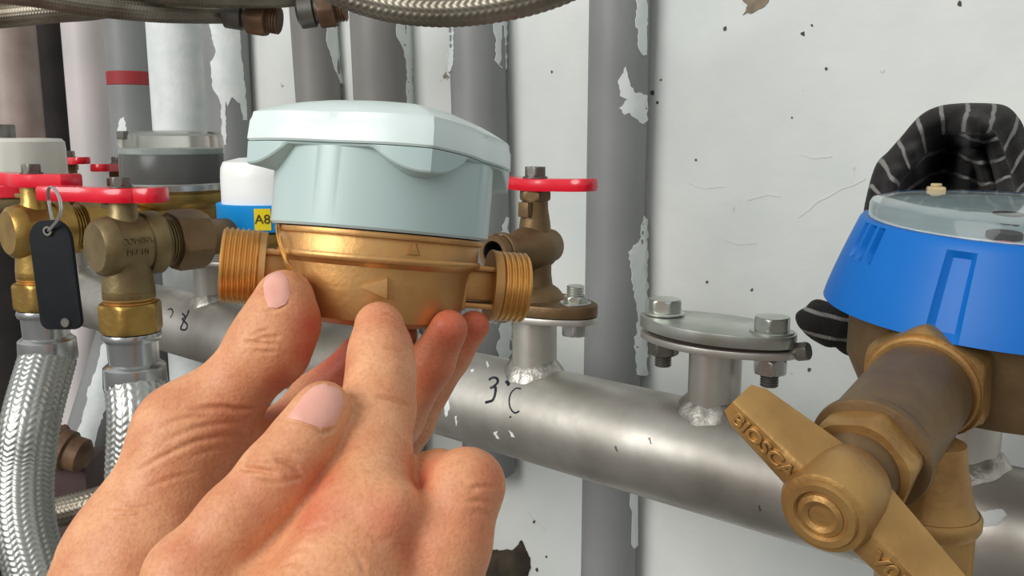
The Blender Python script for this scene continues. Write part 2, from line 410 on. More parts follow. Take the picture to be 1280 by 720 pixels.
# ------------------------------------------------------------------ drain pipes along the wall
def drain_pipe(x0, x1, label, m, y_ref=100, D=None, lean_px=0.0, top=2.4, bottom=0.02, colour_cat='pipe'):
    xc = (x0 + x1) / 2; D_ = D or 0.505
    for _ in range(4):
        c = hit_plane(xc, y_ref, D_); s = (c - CAM).dot(ray(640, 360)) / ray(640, 360).length_squared
        rad = mm((x1 - x0) / 2, s)
        if D is None: D_ = D_WALL - rad * 0.80
    c2 = hit_plane(xc + lean_px, y_ref + 500, D_)
    ax = Vector((0, 0, 1)) if not lean_px else (c - c2).normalized()
    a = c + ax * ((bottom - c.z) / ax.z); b = c + ax * ((top - c.z) / ax.z)
    t = thing('drain_pipe', label, 'pipe', Matrix.Translation(a), 'drain pipes against the wall')
    MB().cyl(rad, 0, (b - a).length, axis_matrix(Vector((0, 0, 0)), b - a), 48, 0.002).build('tube', m, t)
    return t, hit_vcyl(c, rad, ax), c, rad, ax
pA = drain_pipe(735, 810, 'grey pipe with a torn white paint patch, nearest the bare white wall', M_PVC)
patch('paint_patch', [(793,-40),(808,-40),(809,68),(803,70),(797,55),(797,36),(794,34),(796,10)], pA[1], M_PAINT, pA[0], jit=1)
patch('paint_patch', [(782,84),(787,100),(788,108),(795,116),(808,118),(809,150),(803,155),(797,150),(787,142),(781,143),(774,135),(785,124),(776,121),(773,100)], pA[1], M_PAINT, pA[0], jit=1.2, step=5)
patch('paint_patch', [(803,270),(809,275),(809,470),(797,470),(793,430),(797,400),(786,315),(800,300)], pA[1], M_PAINT, pA[0], jit=1.5)
patch('paint_drip', [(790,560),(797,560),(797,682),(792,686),(789,680),(790,640),(787,632)], pA[1], M_PAINT, pA[0], step=5)
pB = drain_pipe(563, 633, 'grey pipe behind the pale lid right corner, between two white wall strips', M_PVC, lean_px=14, bottom=0.93)
patch('paint_patch', [(617,-30),(634,-30),(633,88),(626,84),(619,76),(620,50),(617,40)], pB[1], M_PAINT, pB[0], jit=1)
patch('paint_patch', [(560,20),(567,20),(567,80),(562,95),(560,88)], pB[1], M_PAINT, pB[0], jit=0.8, step=4)
patch('paint_patch', [(622,300),(634,270),(640,330),(640,440),(630,455),(621,440),(627,400)], pB[1], M_PAINT, pB[0], jit=2)
pC = drain_pipe(441, 513, 'brownish grey pipe above the middle of the pale meter lid', M_PVCB, lean_px=22)
patch('paint_patch', [(495,-30),(514,-30),(517,160),(508,130),(508,90),(505,65),(496,45)], pC[1], M_PAINT, pC[0], jit=1)
pD = drain_pipe(367, 424, 'dull grey leaning pipe above the left of the pale meter lid', M_PVCB, lean_px=34, y_ref=80)
patch('paint_patch', [(409,30),(421,28),(425,60),(434,130),(434,150),(431,125),(424,100),(417,84),(412,64),(408,50)], pD[1], M_PAINT, pD[0], jit=0.8, step=5)
pE = drain_pipe(257, 313, 'grey pipe splashed with a running white paint blotch', M_PVC)
patch('paint_patch', [(260,20),(298,22),(300,52),(306,110),(309,150),(304,150),(300,130),(290,122),(284,133),(282,125),(283,180),(278,182),(276,128),(266,110),(263,78),(270,66),(266,52)], pE[1], M_PAINT, pE[0], jit=0.8, step=5)
pF = drain_pipe(189, 259, 'white painted pipe left of the paint splashed one', M_PAINT)
pG = drain_pipe(136, 188, 'grey pipe with a dark red band round it', M_PVC)
def band():
    c, rad, ax = pG[2], pG[3], pG[4]
    z0 = hit_vcyl(c, rad)(162, 106)[0].z; z1 = hit_vcyl(c, rad)(162, 88)[0].z
    a = c + ax * (z0 - c.z); b = c + ax * (z1 - c.z)
    MB().cyl(rad * 1.03, 0, (b - a).length, axis_matrix(a, b), 40, 0.001).build('red_band', M_REDDULL, pG[0], world=True, label='dark red band')
band()
patch('paint_patch', [(150,148),(155,146),(158,160),(156,178),(148,185),(146,170)], pG[1], M_PAINT, pG[0], jit=0.8, step=4)
pH = drain_pipe(84, 137, 'white pipe with a pink reflection in its colour, beside the red banded grey pipe', M_PINKPIPE)  # white painted pipe, its pinkish reflection is put into the colour
pI = drain_pipe(-14, 50, 'brownish pink pipe at the far left', M_BROWNPIPE)
pJ = drain_pipe(53, 81, 'added dark cylinder for the shaded gap between two pinkish pipes', M_BLACKFILL)  # added cylinder, its near-black colour paints the shade of the gap
# slanting waste pipes low on the left
def slant(pts, s, rpx, label, m):
    a, b = P(*pts[0], s), P(*pts[1], s)
    t = thing('waste_pipe', label, 'pipe', Matrix.Translation(b), 'slanting waste pipes')
    MB().cyl(mm(rpx, s), 0, (b - a).length, axis_matrix(a, b), 40, 0.001).build('tube', m, t, world=True)
    return t, hit_vcyl(a, mm(rpx, s), b - a)
sA = slant([(164, 380), (92, 610)], 0.98, 29, 'grey slanting waste pipe with a white painted stripe', M_PVC)
patch('paint_patch', [(130,420),(148,420),(142,470),(135,500),(125,530),(118,562),(95,548),(104,520),(112,480),(122,460)], sA[1], M_PAINT, sA[0], jit=1.5)
sB = slant([(106, 360), (86, 720)], 1.07, 22, 'pinkish waste pipe behind the black key tag', M_PINKPIPE)
def filler():
    a = P(6, 235, 1.06); b = Vector((a.x, a.y, 0.0))  # added black cylinder that fills the dark area behind the hose
    t = thing('dark_filler', 'black lagged pipe behind the leftmost braided hose', 'pipe', Matrix.Translation(b))
    MB().cyl(0.068, 0, (a - b).length, axis_matrix(Vector((0,0,0)), a - b), 48, 0.004).build('dark_cylinder', M_BLACKFILL, t)
    return t
filler()
def rusty():
    c = P(82, 562, 0.86)
    t = thing('pipe_fitting', 'brown rusty pipe union low behind the left braided hose', 'fitting', Matrix.Translation(c))
    M = axis_matrix(P(50, 552, 0.86), P(118, 575, 0.86))
    MB().lathe([(0.010,0.0),(0.015,0.002),(0.015,0.018),(0.020,0.020),(0.020,0.030),(0.017,0.032),(0.017,0.044),(0.010,0.050)], 32, M).build('union_body', M_RUST, t, world=True)
    MB().hexa(0.023, 0.012, 0.020, M).build('union_nut', M_RUST, t, world=True)
    b = P(78, 605, 0.90)
    q = MB(); q.box(-0.034, 0.040, -0.03, 0.03, -0.07, 0.03, Matrix.Translation(b))
    tag(rebase(q.build('junction_box', M_MAROON, None, bevel=0.003), b), 'dark maroon box low behind the left braided hose', 'box')
rusty()
def dirt():
    hit = on_wall
    o = patch('dirt_clump', [(575,690),(600,684),(640,688),(652,676),(662,700),(664,760),(560,760)], hit, M_DIRT, None, off=0.002, thick=0.01, step=7, jit=2, dome=0.008)
    for v in o.data.vertices: v.co += Vector((random.uniform(-1,1), random.uniform(-1,1), random.uniform(-1,1))) * 0.0012
    tag(rebase(o, hit(610, 720)[0]), 'dark brown crumbly dirt clump at the foot of a grey pipe', 'dirt')
    o2 = patch('plaster_scar', [(930,-12),(965,-12),(962,2),(952,10),(940,16),(930,18),(934,6),(928,2)], hit, mat('bare_plaster', (150, 138, 118), 0.9, var=(118, 106, 88), vscale=90, bump=0.8, bscale=200), None, off=0.0006, thick=0.001, step=5, jit=1.5)
    tag(rebase(o2, hit(945, 0)[0]), 'chipped brown plaster scar at the top of the white wall', 'plaster')
dirt()

# ------------------------------------------------------------------ manifold
STUBS = [-5.15*PITCH_T, -4.25*PITCH_T, -3*PITCH_T, -2*PITCH_T, -PITCH_T, 0.0, PITCH_T, 2*PITCH_T]
def z_stub(px, py, t, k=0.0): return z_at(px, py, W(t, k, 0))
Z_FL = z_stub(893, 432, PITCH_T)             # underside of the loose flanges on the stubs
def oval(hl, hw, re, n=14):
    """lens-like two-bolt flange outline: hull of a centre arc and two end circles at +-(hl-re)"""
    pts = []; c = hl - re
    Rb = (c*c + hw*hw - re*re) / (2*(hw - re)) if hw > re else 1e3      # big arc radius
    yc = hw - Rb
    a = math.atan2(-yc, c)
    for i in range(n + 1):
        th = -a + 2*a*i/n if False else (-(PI/2 - 0) + 0)
    th0 = math.atan2(0 - yc, c)              # direction to end circle centre from big arc centre
    for i in range(n + 1):                   # upper arc right -> left
        th = th0 + (PI - 2*th0) * i / n; pts.append((Rb*math.cos(th), yc + Rb*math.sin(th)))
    for i in range(1, n):                    # left end
        th = (PI - th0) + (2*th0) * i / n; pts.append((-c + re*math.cos(th), re*math.sin(th)))
    for i in range(n + 1):                   # lower arc left -> right
        th = PI + th0 + (PI - 2*th0) * i / n; pts.append((Rb*math.cos(th), -yc + Rb*math.sin(th)))
    for i in range(1, n):
        th = -th0 + 2*th0*i/n; pts.append((c + re*math.cos(th), re*math.sin(th)))
    return pts
FL = oval(0.0400, 0.0225, 0.0125)
def manifold():
    base = W(0, 0, Z_MAN); t = thing('manifold_pipe', 'thick galvanised steel manifold pipe running across behind the hands', 'pipe', MW(base))
    mb = MB(); mb.cyl(R_MAN, -0.64, 0.42, RY(90), 64, 0.002); mb.build('main_tube', M_MAN, t, smooth=40)
    zf = Z_FL - Z_MAN
    for st in STUBS:
        MB().cyl(0.0125, R_MAN*0.6, zf + 0.001, T(st, 0, 0), 40).build('stub', M_MAN, t)
        mb = MB(); rings = []
        for j, (dr, dz) in enumerate(((-0.002, 0.006), (0.0006, 0.0048), (0.0026, 0.0024), (0.0044, 0.0002), (0.0050, -0.003))):
            ring = []
            for i in range(48):
                th = 2*PI*i/48; r = 0.0125 + dr + 0.0005*math.sin(9*th + st*90) * (1 if 0 < j < 4 else 0)
                x, y = r*math.cos(th), r*math.sin(th)
                ring.append((st + x, y, math.sqrt(R_MAN**2 - y*y) + dz + 0.0004*math.sin(7*th+j)))
            rings.append(ring)
        mb.grid(rings); mb.build('weld_bead', M_WELD, t)
        MB().prism(FL, zf, zf + 0.0034, T(st, 0, 0)).build('flange', M_MAN, t, bevel=0.0006)
    hit = hit_vcyl(base, R_MAN, TD)
    def stroke(pts, rpx, name='marker_stroke'):
        pp = smooth_path([Vector((x, y, 0)) for x, y in pts], 8); w = []
        for q in pp:
            p, n = hit(q.x, q.y); w.append(p - n * 0.00022)
        s_ = 0.46
        MB().tube(w, mm(rpx, s_), 8).build(name, M_INK, t, world=True, label='handwritten marker stroke')
    stroke([(611, 475), (616, 472), (621, 473), (622, 478), (617, 483), (613, 485)], 2.0)
    stroke([(613, 485), (619, 484), (619, 492), (616, 500), (611, 502), (607, 503)], 2.1)
    stroke([(633, 477), (635.5, 480), (634, 481)], 2.6)
    stroke([(651, 486), (645, 485.5), (639, 491), (636.5, 500), (638, 510), (643, 516), (649, 514)], 1.4)
    stroke([(637, 522), (639, 520.5)], 1.3)
    stroke([(210, 387), (214, 386), (216, 391), (213, 397)], 1.7)
    stroke([(236, 388), (233, 396), (228, 399), (234, 406), (232, 412), (226, 411), (229, 403), (232, 397), (228, 392)], 1.9)
    splash = [[(556,450),(563,440),(574,438),(582,443),(576,447),(586,451),(580,456),(568,454),(560,460)],
              [(540,488),(545,478),(552,470),(561,466),(556,476),(548,484),(543,496),(538,502)], [(557,500),(561,498),(563,508),(559,521),(556,518)],
              [(607,453),(610,452),(612,458),(609,459)], [(588,462),(592,461),(592,465),(589,465)], [(568,521),(571,520),(572,530),(570,532)],
              [(617,540),(622,538),(621,542),(625,548),(620,548)], [(636,538),(640,541),(643,546),(639,545)],
              [(1218,646),(1228,640),(1252,636),(1258,644),(1246,656),(1226,660)], [(1196,594),(1210,588),(1222,594),(1214,602),(1200,604)]]
    for poly in splash: patch('paint_splash', poly, hit, M_PAINT, t, off=0.00025, thick=0.0006, step=4, jit=0.9)
    for x, y in ((949, 636), (770, 562), (812, 552)):
        patch('scratch', [(x-1.5, y-4), (x+0.5, y-4.5), (x+2.5, y+2), (x+1, y+3.5)], hit, M_DKSTEEL, t, off=0.0002, thick=0.0005, step=4, jit=0.8)
manifold()

def bolt_head(mb, x, y, z, R, h, rot=0.2): mb.hexa(R, z, z + h, T(x, y, 0), rot=rot)
def blank():
    z0 = Z_FL + 0.0036
    t = thing('blanking_flange', 'zinc plated blanking plate bolted on the empty manifold stub', 'flange', MW(W(PITCH_T, 0, z0)))
    MB().prism(oval(0.036, 0.020, 0.011), 0, 0.0018).build('gasket', M_GASKET, t)
    tilt = T(-0.001, 0, 0.0016) @ RY(0.8)
    MB().prism(oval(0.0395, 0.0225, 0.0130), 0, 0.0058, tilt).build('plate', M_ZINC, t, bevel=0.0005)
    for x, rot in ((-0.0285, 0.3), (0.0275, 0.75)):
        zz = 0.0074 - 0.0008 * (x / 0.03)
        MB().cyl(0.0100, zz, zz + 0.0012, T(x, 0, 0), 36, 0.0003).build('washer', M_ZINC, t)
        b = MB().hexa(0.0085, zz + 0.0012, zz + 0.0074, T(x, 0, 0), rot=rot); ob = b.build('bolt_head', M_ZINC, t)
        MB().cyl(0.0076, zz + 0.0074, zz + 0.0077, T(x, 0, 0), 32, 0.0002).build('head_face', M_ZINC, ob)
        n = MB().hexa(0.0080, -0.0122, -0.0052, T(x, 0, 0), rot=rot + 0.3).build('nut', M_STEEL if x > 0 else M_DKSTEEL, t)
        MB().thread(0.0042, -0.0185, -0.012, 0.0012, 0.0005, T(x, 0, 0), 24).build('bolt_thread', M_DKSTEEL, n)
    MB().hexa(0.0042, 0, 0.006, T(0.0385, 0.002, -0.001) @ RY(75)).build('side_screw', M_DKSTEEL, t)
blank()

# ------------------------------------------------------------------ wing handle valves
def wing_outline(la, lb, wc, we):
    """plan of a stamped wing handle: boss in the middle, paddles to both ends"""
    half = [(-la, 0.55*we), (-la + 0.002, 0.9*we), (-la*0.75, 1.05*we), (-la*0.45, 0.86*we), (-wc*1.1, 0.92*wc), (-wc*0.5, 1.08*wc), (wc*0.5, 1.08*wc), (wc*1.1, 0.92*wc), (lb*0.45, 0.86*we), (lb*0.75, 1.05*we), (lb - 0.002, 0.9*we), (lb, 0.55*we)]
    return half + [(x, -y) for x, y in reversed(half)]
def wing_handle(parent, z, la, lb, ang, thick=0.0065, w=0.0075, bend=0.10, nut=True, M0=I4):
    mb = MB(); o2 = wing_outline(la, lb, w*1.15, w); n = len(o2); rings = []
    for zz, sc_ in ((0, 0.93), (0.0012, 1.0), (thick - 0.0014, 1.0), (thick, 0.92)):
        rings.append([(x * (1 if abs(sc_-1) < 1e-6 else 0.985), y*sc_, zz + bend * max(0, abs(x) - w*1.2) * (0.35 if x > 0 else 0.25)) for x, y in o2])
    mb.grid(rings, True, True, True)
    M = M0 @ T(0, 0, z) @ RZ(ang)
    mb2 = MB(); mb2.add(mb.v, mb.f, M); h = mb2.build('handle', M_RED, parent, smooth=40, label='glossy red wing handle')
    if nut:
        MB().cyl(0.0068, 0, 0.0010, M @ T(0, 0, thick), 28, 0.0002).build('washer', M_DKSTEEL, h)
        MB().hexa(0.0062, thick + 0.001, thick + 0.0062, M, rot=0.3).build('handle_nut', M_DKSTEEL, h)
    return h
def inlet_valve(t_, label, zflange, ang, mats, full=True, la=0.034, lb=0.036, scale=1.0, group=None):
    """angle valve standing on a manifold stub, open outlet towards the room"""
    t = thing('inlet_valve', label, 'valve', MW(W(t_, 0, zflange)) @ Matrix.Diagonal((scale, scale, scale, 1)) if scale != 1 else MW(W(t_, 0, zflange)), group)
    mA = mats
    MB().prism(FL, 0, 0.0065).build('flange', mA, t, bevel=0.0012)
    MB().lathe([(0.0165, 0.0062), (0.0155, 0.009), (0.0135, 0.0115), (0.0100, 0.014), (0.0092, 0.020), (0.0092, 0.040), (0.0085, 0.048), (0.0072, 0.056), (0.0070, 0.066)], 40).build('body', mA, t)
    zc = 0.0345
    mb = MB(); mb.lathe([(0.0066, -0.0345), (0.0070, -0.0350), (0.0094, -0.0350), (0.0097, -0.0345), (0.0097, -0.0300), (0.0090, -0.0296), (0.0090, -0.019), (0.0104, -0.015), (0.0122, -0.008), (0.0126, 0.0), (0.0120, 0.006), (0.0100, 0.0105), (0.0092, 0.0145), (0.0080, 0.0155)], 40, T(0, 0, zc) @ RX(-90), caps=(False, True))
    mb.build('outlet', mA, t)
    mb = MB(); mb.lathe([(0.0069, -0.0350), (0.0066, -0.0340), (0.0064, -0.022), (0.0001, -0.0215)], 32, T(0, 0, zc) @ RX(-90), caps=(False, False)); mb.build('bore', M_DARK, t)
    MB().lathe([(0.0100, -0.0300), (0.0108, -0.0292), (0.0108, -0.0262), (0.0100, -0.0256)], 36, T(0, 0, zc) @ RX(-90), caps=(False, False)).build('outlet_collar', mA, t)
    MB().hexa(0.0088, 0.0605, 0.0660, rot=0.4).build('gland_nut', mA, t)
    MB().box(-0.0035, 0.0035, -0.0105, -0.006, 0.052, 0.060).build('stop_lug', mA, t, bevel=0.0006)
    wing_handle(t, 0.066, la, lb, ang)
    for x in (0.0280, -0.0280):
        MB().cyl(0.0085, 0.0065, 0.0075, T(x, 0, 0), 32, 0.0002).build('washer', M_ZINC, t)
        b = MB().hexa(0.0066, 0.0075, 0.0108, T(x, 0, 0), rot=0.5).build('bolt_nut', M_ZINC, t)
        MB().thread(0.0048, 0.0108, 0.0165, 0.0013, 0.0005, T(x, 0, 0), 24).build('bolt_thread', M_ZINC, b)
        MB().hexa(0.0080, -0.0105, -0.0036, T(x, 0, 0), rot=0.1).build('bolt_head', M_STEEL, t)
    return t
iv = inlet_valve(0.0, 'brown tarnished valve with red wing handle and open empty outlet', Z_FL + 0.0036, -4, M_BRASSB, lb=0.040)
inlet_valve(-5.15*PITCH_T, 'furthest brown inlet valve with red handle at the back left', Z_FL + 0.006, -2, M_BRASSB, group='inlet valves on the manifold')
inlet_valve(-4.25*PITCH_T, 'brown inlet valve with red handle half hidden behind the clear capped meter', Z_FL + 0.002, -55, M_BRASSB, group='inlet valves on the manifold')

# ------------------------------------------------------------------ braided hoses
def braid(path, r, name, m, parent, colw=0.0046, pitch=0.0036, h=0.0010, ns=5, world=True, label=None):
    path = [Vector(p) for p in path]; L = [0.0]
    for i in range(1, len(path)): L.append(L[-1] + (path[i] - path[i-1]).length)
    tot = L[-1]; n = max(8, int(2*PI*r/colw/2)*2); nr = int(tot/pitch*ns)
    A = np.array([tuple(p) for p in path]); Ls = np.array(L); ss = np.linspace(0, tot, nr)
    C = np.stack([np.interp(ss, Ls, A[:, k]) for k in range(3)], 1)
    Tn = np.gradient(C, axis=0); Tn /= np.linalg.norm(Tn, axis=1)[:, None]
    up = np.zeros_like(C); u = np.array(Vector(Tn[0]).orthogonal().normalized())
    for i in range(nr):
        u = u - Tn[i] * np.dot(u, Tn[i]); u /= np.linalg.norm(u); up[i] = u
    Wv = np.cross(Tn, up); seg = n * ns
    th = np.arange(seg) * 2*PI/seg; a = np.arange(seg) / ns
    fa = (a % 1.0); sg = np.where(np.floor(a).astype(int) % 2 == 0, 1.0, -1.0)
    b = ss[:, None]/pitch + (sg * (fa - 0.5) * 0.9)[None, :]
    fb = b % 1.0
    hh = h * (np.abs(np.sin(PI*(fa + 0.5/ns)))[None, :]**0.6) * np.abs(np.sin(PI*fb))**0.7
    R_ = r - h + hh
    V = C[:, None, :] + R_[:, :, None] * (np.cos(th)[None, :, None]*up[:, None, :] + np.sin(th)[None, :, None]*Wv[:, None, :])
    V = V.reshape(-1, 3)
    ii, jj = np.meshgrid(np.arange(nr-1), np.arange(seg), indexing='ij'); j2 = (jj+1) % seg
    Fq = np.stack([ii*seg+jj, ii*seg+j2, (ii+1)*seg+j2, (ii+1)*seg+jj], -1).reshape(-1, 4)
    if parent is not None and world:
        inv = np.array(RM[parent.name].inverted()); V = V @ inv[:3, :3].T + inv[:3, 3]
    me = np_mesh(name, V, Fq); me.materials.append(m)
    o = bpy.data.objects.new(name, me); COL.objects.link(o)
    if parent is not None: o.parent = parent
    if label: o['label'] = label
    return o
def np_mesh(name, V, Fq):
    me = bpy.data.meshes.new(name); k = Fq.shape[1]
    me.vertices.add(len(V)); me.vertices.foreach_set('co', np.ascontiguousarray(V, dtype=np.float32).ravel())
    me.loops.add(Fq.size); me.loops.foreach_set('vertex_index', np.ascontiguousarray(Fq, dtype=np.int32).ravel())
    me.polygons.add(len(Fq)); me.polygons.foreach_set('loop_start', np.arange(0, Fq.size, k, dtype=np.int32))
    me.update(calc_edges=True); me.validate()
    me.polygons.foreach_set('use_smooth', np.ones(len(me.polygons), dtype=bool)); return me

# ------------------------------------------------------------------ outlet valves of the left meters, with their hoses
def outlet_valve(name_label, center, s, mBody, mNut, handle_ang, la, lb, lettering=None, k=1.0, drop=0.0, handle_dz=0.0):
    """angle valve: barrel axis out of the wall (local -Y is towards the room), outlet down, wing handle on top"""
    c = P(*center, s)
    t = thing('outlet_valve', name_label, 'valve', MW(c) @ Matrix.Diagonal((k, k, k, 1)))
    RM[t.name] = MW(c) @ Matrix.Diagonal((k, k, k, 1))
    ax = RX(-90)                              # local z -> +Y (towards the wall)
    oc = lambda n_: (lambda th: math.cos(PI/n_) / math.cos(((th) % (2*PI/n_)) - PI/n_))
    MB().lathe([(0.0060, -0.0205), (0.0140, -0.0205), (0.0166, -0.0180), (0.0178, -0.0130), (0.0178, -0.0115)], 48, ax).build('end_cap', mBody, t)
    MB().lathe([(0.0172, -0.0122), (0.0172, 0.0085)], 48, ax).build('barrel', mBody, t)
    MB().lathe([(0.0186, 0.0080), (0.0192, 0.0095), (0.0192, 0.0170), (0.0165, 0.0195), (0.0165, 0.0200)], 48, ax).build('barrel_shoulder', mBody, t)
    MB().thread(0.0150, 0.0195, 0.0270, 0.0020, 0.0012, ax, 40).build('union_thread', mBody, t)
    MB().hexa(0.0195, 0.0265, 0.0480, ax, rot=0.25).build('union_nut', mNut, t)
    MB().lathe([(0.0115, 0.047), (0.0115, 0.075)], 32, ax).build('tail_pipe', mNut, t)
    MB().lathe([(0.0102, 0.0120), (0.0085, 0.0180), (0.0078, 0.0195), (0.0078, 0.0260 + handle_dz + 0.003)], 36, T(0, -0.002, 0)).build('stem_neck', mBody, t)
    MB().box(-0.013, -0.004, -0.009, 0.003, 0.0215, 0.0245).build('stop_lug', mBody, t, bevel=0.0006)
    MB().lathe([(0.0125, -0.0360), (0.0150, -0.0310), (0.0150, -0.0260), (0.0142, -0.0180), (0.0148, -0.0080)], 40, T(0, -0.002, 0), caps=(True, True)).build('outlet_neck', mBody, t)
    MB().thread(0.0150, -0.0350, -0.0265, 0.0022, 0.0012, T(0, -0.002, 0), 40).build('outlet_thread', M_BRASST, t)
    MB().hexa(0.0190, -0.0520, -0.0345, T(0, -0.002, 0), rot=0.35).build('outlet_nut', M_BRASSY, t)
    h = wing_handle(t, 0.0290 + handle_dz, la, lb, handle_ang, thick=0.0085, w=0.0085, bend=0.06, M0=T(0, -0.002, 0))
    if lettering:
        for txt, zz, sz in lettering:
            vs, fs = text_mesh(txt, sz, 0.0006)
            # wrap on the barrel, seen from the side facing along the wall
            mb = MB(); out = []
            for x, y, z in vs:
                th = (y + zz) / 0.0172; r = 0.0172 + 0.0002 + max(0, z)
                out.append((r * math.cos(th), x - 0.003, r * math.sin(th)))
            mb.add(out, fs); mb.build('raised_lettering', mBody, t, smooth=30)
    return t, c
def hose(label, valve_c, path_px, rpx, s, m=M_BRAID, ferr=True, k=1.0, group='braided hoses'):
    top = valve_c + Vector((0, 0, -0.052*k)) - ND * 0.002 * k
    t = thing('braided_hose', label, 'hose', Matrix.Translation(top), group)
    z = lambda v: T(top.x, top.y, top.z - v*k)
    K = Matrix.Diagonal((k, k, k, 1))
    MB().lathe([(0.0140, -0.0062), (0.0165, -0.0056), (0.0172, -0.0032), (0.0165, -0.0008), (0.0140, 0.0)], 44, T(*top) @ K).build('ferrule_ring', M_FERR, t, world=True)
    MB().lathe([(0.0145, -0.0200), (0.0148, -0.0060), (0.0130, -0.0050)], 44, T(*top) @ K).build('ferrule', M_FERR, t, world=True)
    MB().lathe([(0.0160, -0.0365), (0.0182, -0.0360), (0.0186, -0.0340), (0.0180, -0.0220), (0.0150, -0.0195), (0.0130, -0.0190)], 44, T(*top) @ K).build('crimp_sleeve', M_FERR, t, world=True)
    a = top + Vector((0, 0, -0.034*k))
    pts = [a] + [P(x, y, s_) for x, y, s_ in path_px]
    braid(smooth_path(pts, 14), 0.0182*k, 'braid', m, t)
    return t
vA, cA = outlet_valve('dull brass valve with red wing handle and raised lettering above a braided hose', (161, 306), 0.525, M_BRASSD, M_BRASSB, 28, 0.054, 0.028, (('COMISA', 0.0040, 0.0052), ('PN 10', -0.0028, 0.0052)), handle_dz=-0.0035)
hose('braided steel hose hanging from the lettered brass valve, beside the hand', cA, [(174, 520, 0.53), (171, 600, 0.53), (166, 760, 0.53), (166, 1000, 0.54)], 36, 0.53)
vB, cB = outlet_valve('yellow brass valve with red wing handle behind the black key tag', (50, 288), 0.585, M_BRASSY, M_BRASSY, 12, 0.040, 0.042, None, 1.0)
hose('leftmost braided steel hose curving below the black key tag', cB, [(40, 520, 0.575), (31, 580, 0.57), (29, 625, 0.565), (34, 670, 0.56), (50, 730, 0.555), (75, 800, 0.55), (110, 900, 0.545)], 34, 0.58)
def connector(vc, k):                         # threaded brass union between valve B and the meter behind it
    pass
def cross_hose():
    pts = smooth_path([P(20, 652, 0.74), (P(70, 641, 0.74)), P(120, 628, 0.74), P(190, 606, 0.76), P(260, 590, 0.80)], 14)
    t = thing('braided_hose', 'small braided hose crossing level behind the leftmost hose', 'hose', Matrix.Translation(pts[0]), 'braided hoses')
    braid(pts, mm(19, 0.74), 'braid', M_BRAIDO, t)
cross_hose()
# key tag hung on the near valve's handle
def key_tag():
    s = 0.455; c = P(70, 344, s)
    t = thing('key_tag', 'black plastic tag hanging by a wire loop from a red handle', 'tag', Matrix.Translation(P(72, 410, s)))
    k = s / F; w, h = 29*k, 69*k
    pts = []
    for cx, cy, a0 in ((w-22*k, h-26*k, 0), (-w+22*k, h-26*k, 90), (-w+12*k, -h+12*k, 180), (w-12*k, -h+12*k, 270)):
        r = (26 if cy > 0 else 12)*k; rx = (22 if cy > 0 else 12)*k
        for i in range(9):
            a = math.radians(a0 + 90*i/8); pts.append((cx + rx*math.cos(a), cy + r*math.sin(a)))
    M = Matrix.Translation(c) @ Matrix.Rotation(-PITCH, 4, 'X') @ RZ(-6) @ RX(90) @ RZ(2.5)
    M = Matrix.Translation(c) @ RZ(-10) @ RX(90) @ RZ(2.5)
    MB().prism(pts, -0.0012, 0.0012, M).build('tag_plate', M_BLACK, t, world=True, bevel=0.0005)
    hole = M @ Vector((0, h - 13*k, 0.0018))
    MB().lathe([(3.2*k, -0.0003), (6.5*k, 0.0), (6.0*k, 0.0012), (3.2*k, 0.0012)], 24, M @ T(0, h - 13*k, 0.0012), caps=(False, False)).build('eyelet', M_DKSTEEL, t, world=True)
    lp = smooth_path([hole, P(74, 270, s-0.012), P(74, 250, s-0.012), P(66, 235, s-0.006), P(60, 236, s+0.008), P(60, 250, s+0.024), P(64, 272, s+0.016), P(67, 288, s+0.003), hole], 8)
    MB().tube(lp[:-1], 1.3*k, 8, closed=True).build('wire_loop', M_STEEL, t, world=True)
    MB().tube([p + Vector((0.0012, -0.0006, 0)) for p in lp[:-1]], 1.1*k, 8, closed=True).build('wire_loop', M_STEEL, t, world=True)
    MB().lathe([(0.0008, 0), (0.0026, 0.0004), (0.0022, 0.001)], 20, M @ T(w*0.25, -h + 9*k, 0.0012)).build('rivet', M_DKSTEEL, t, world=True)
key_tag()

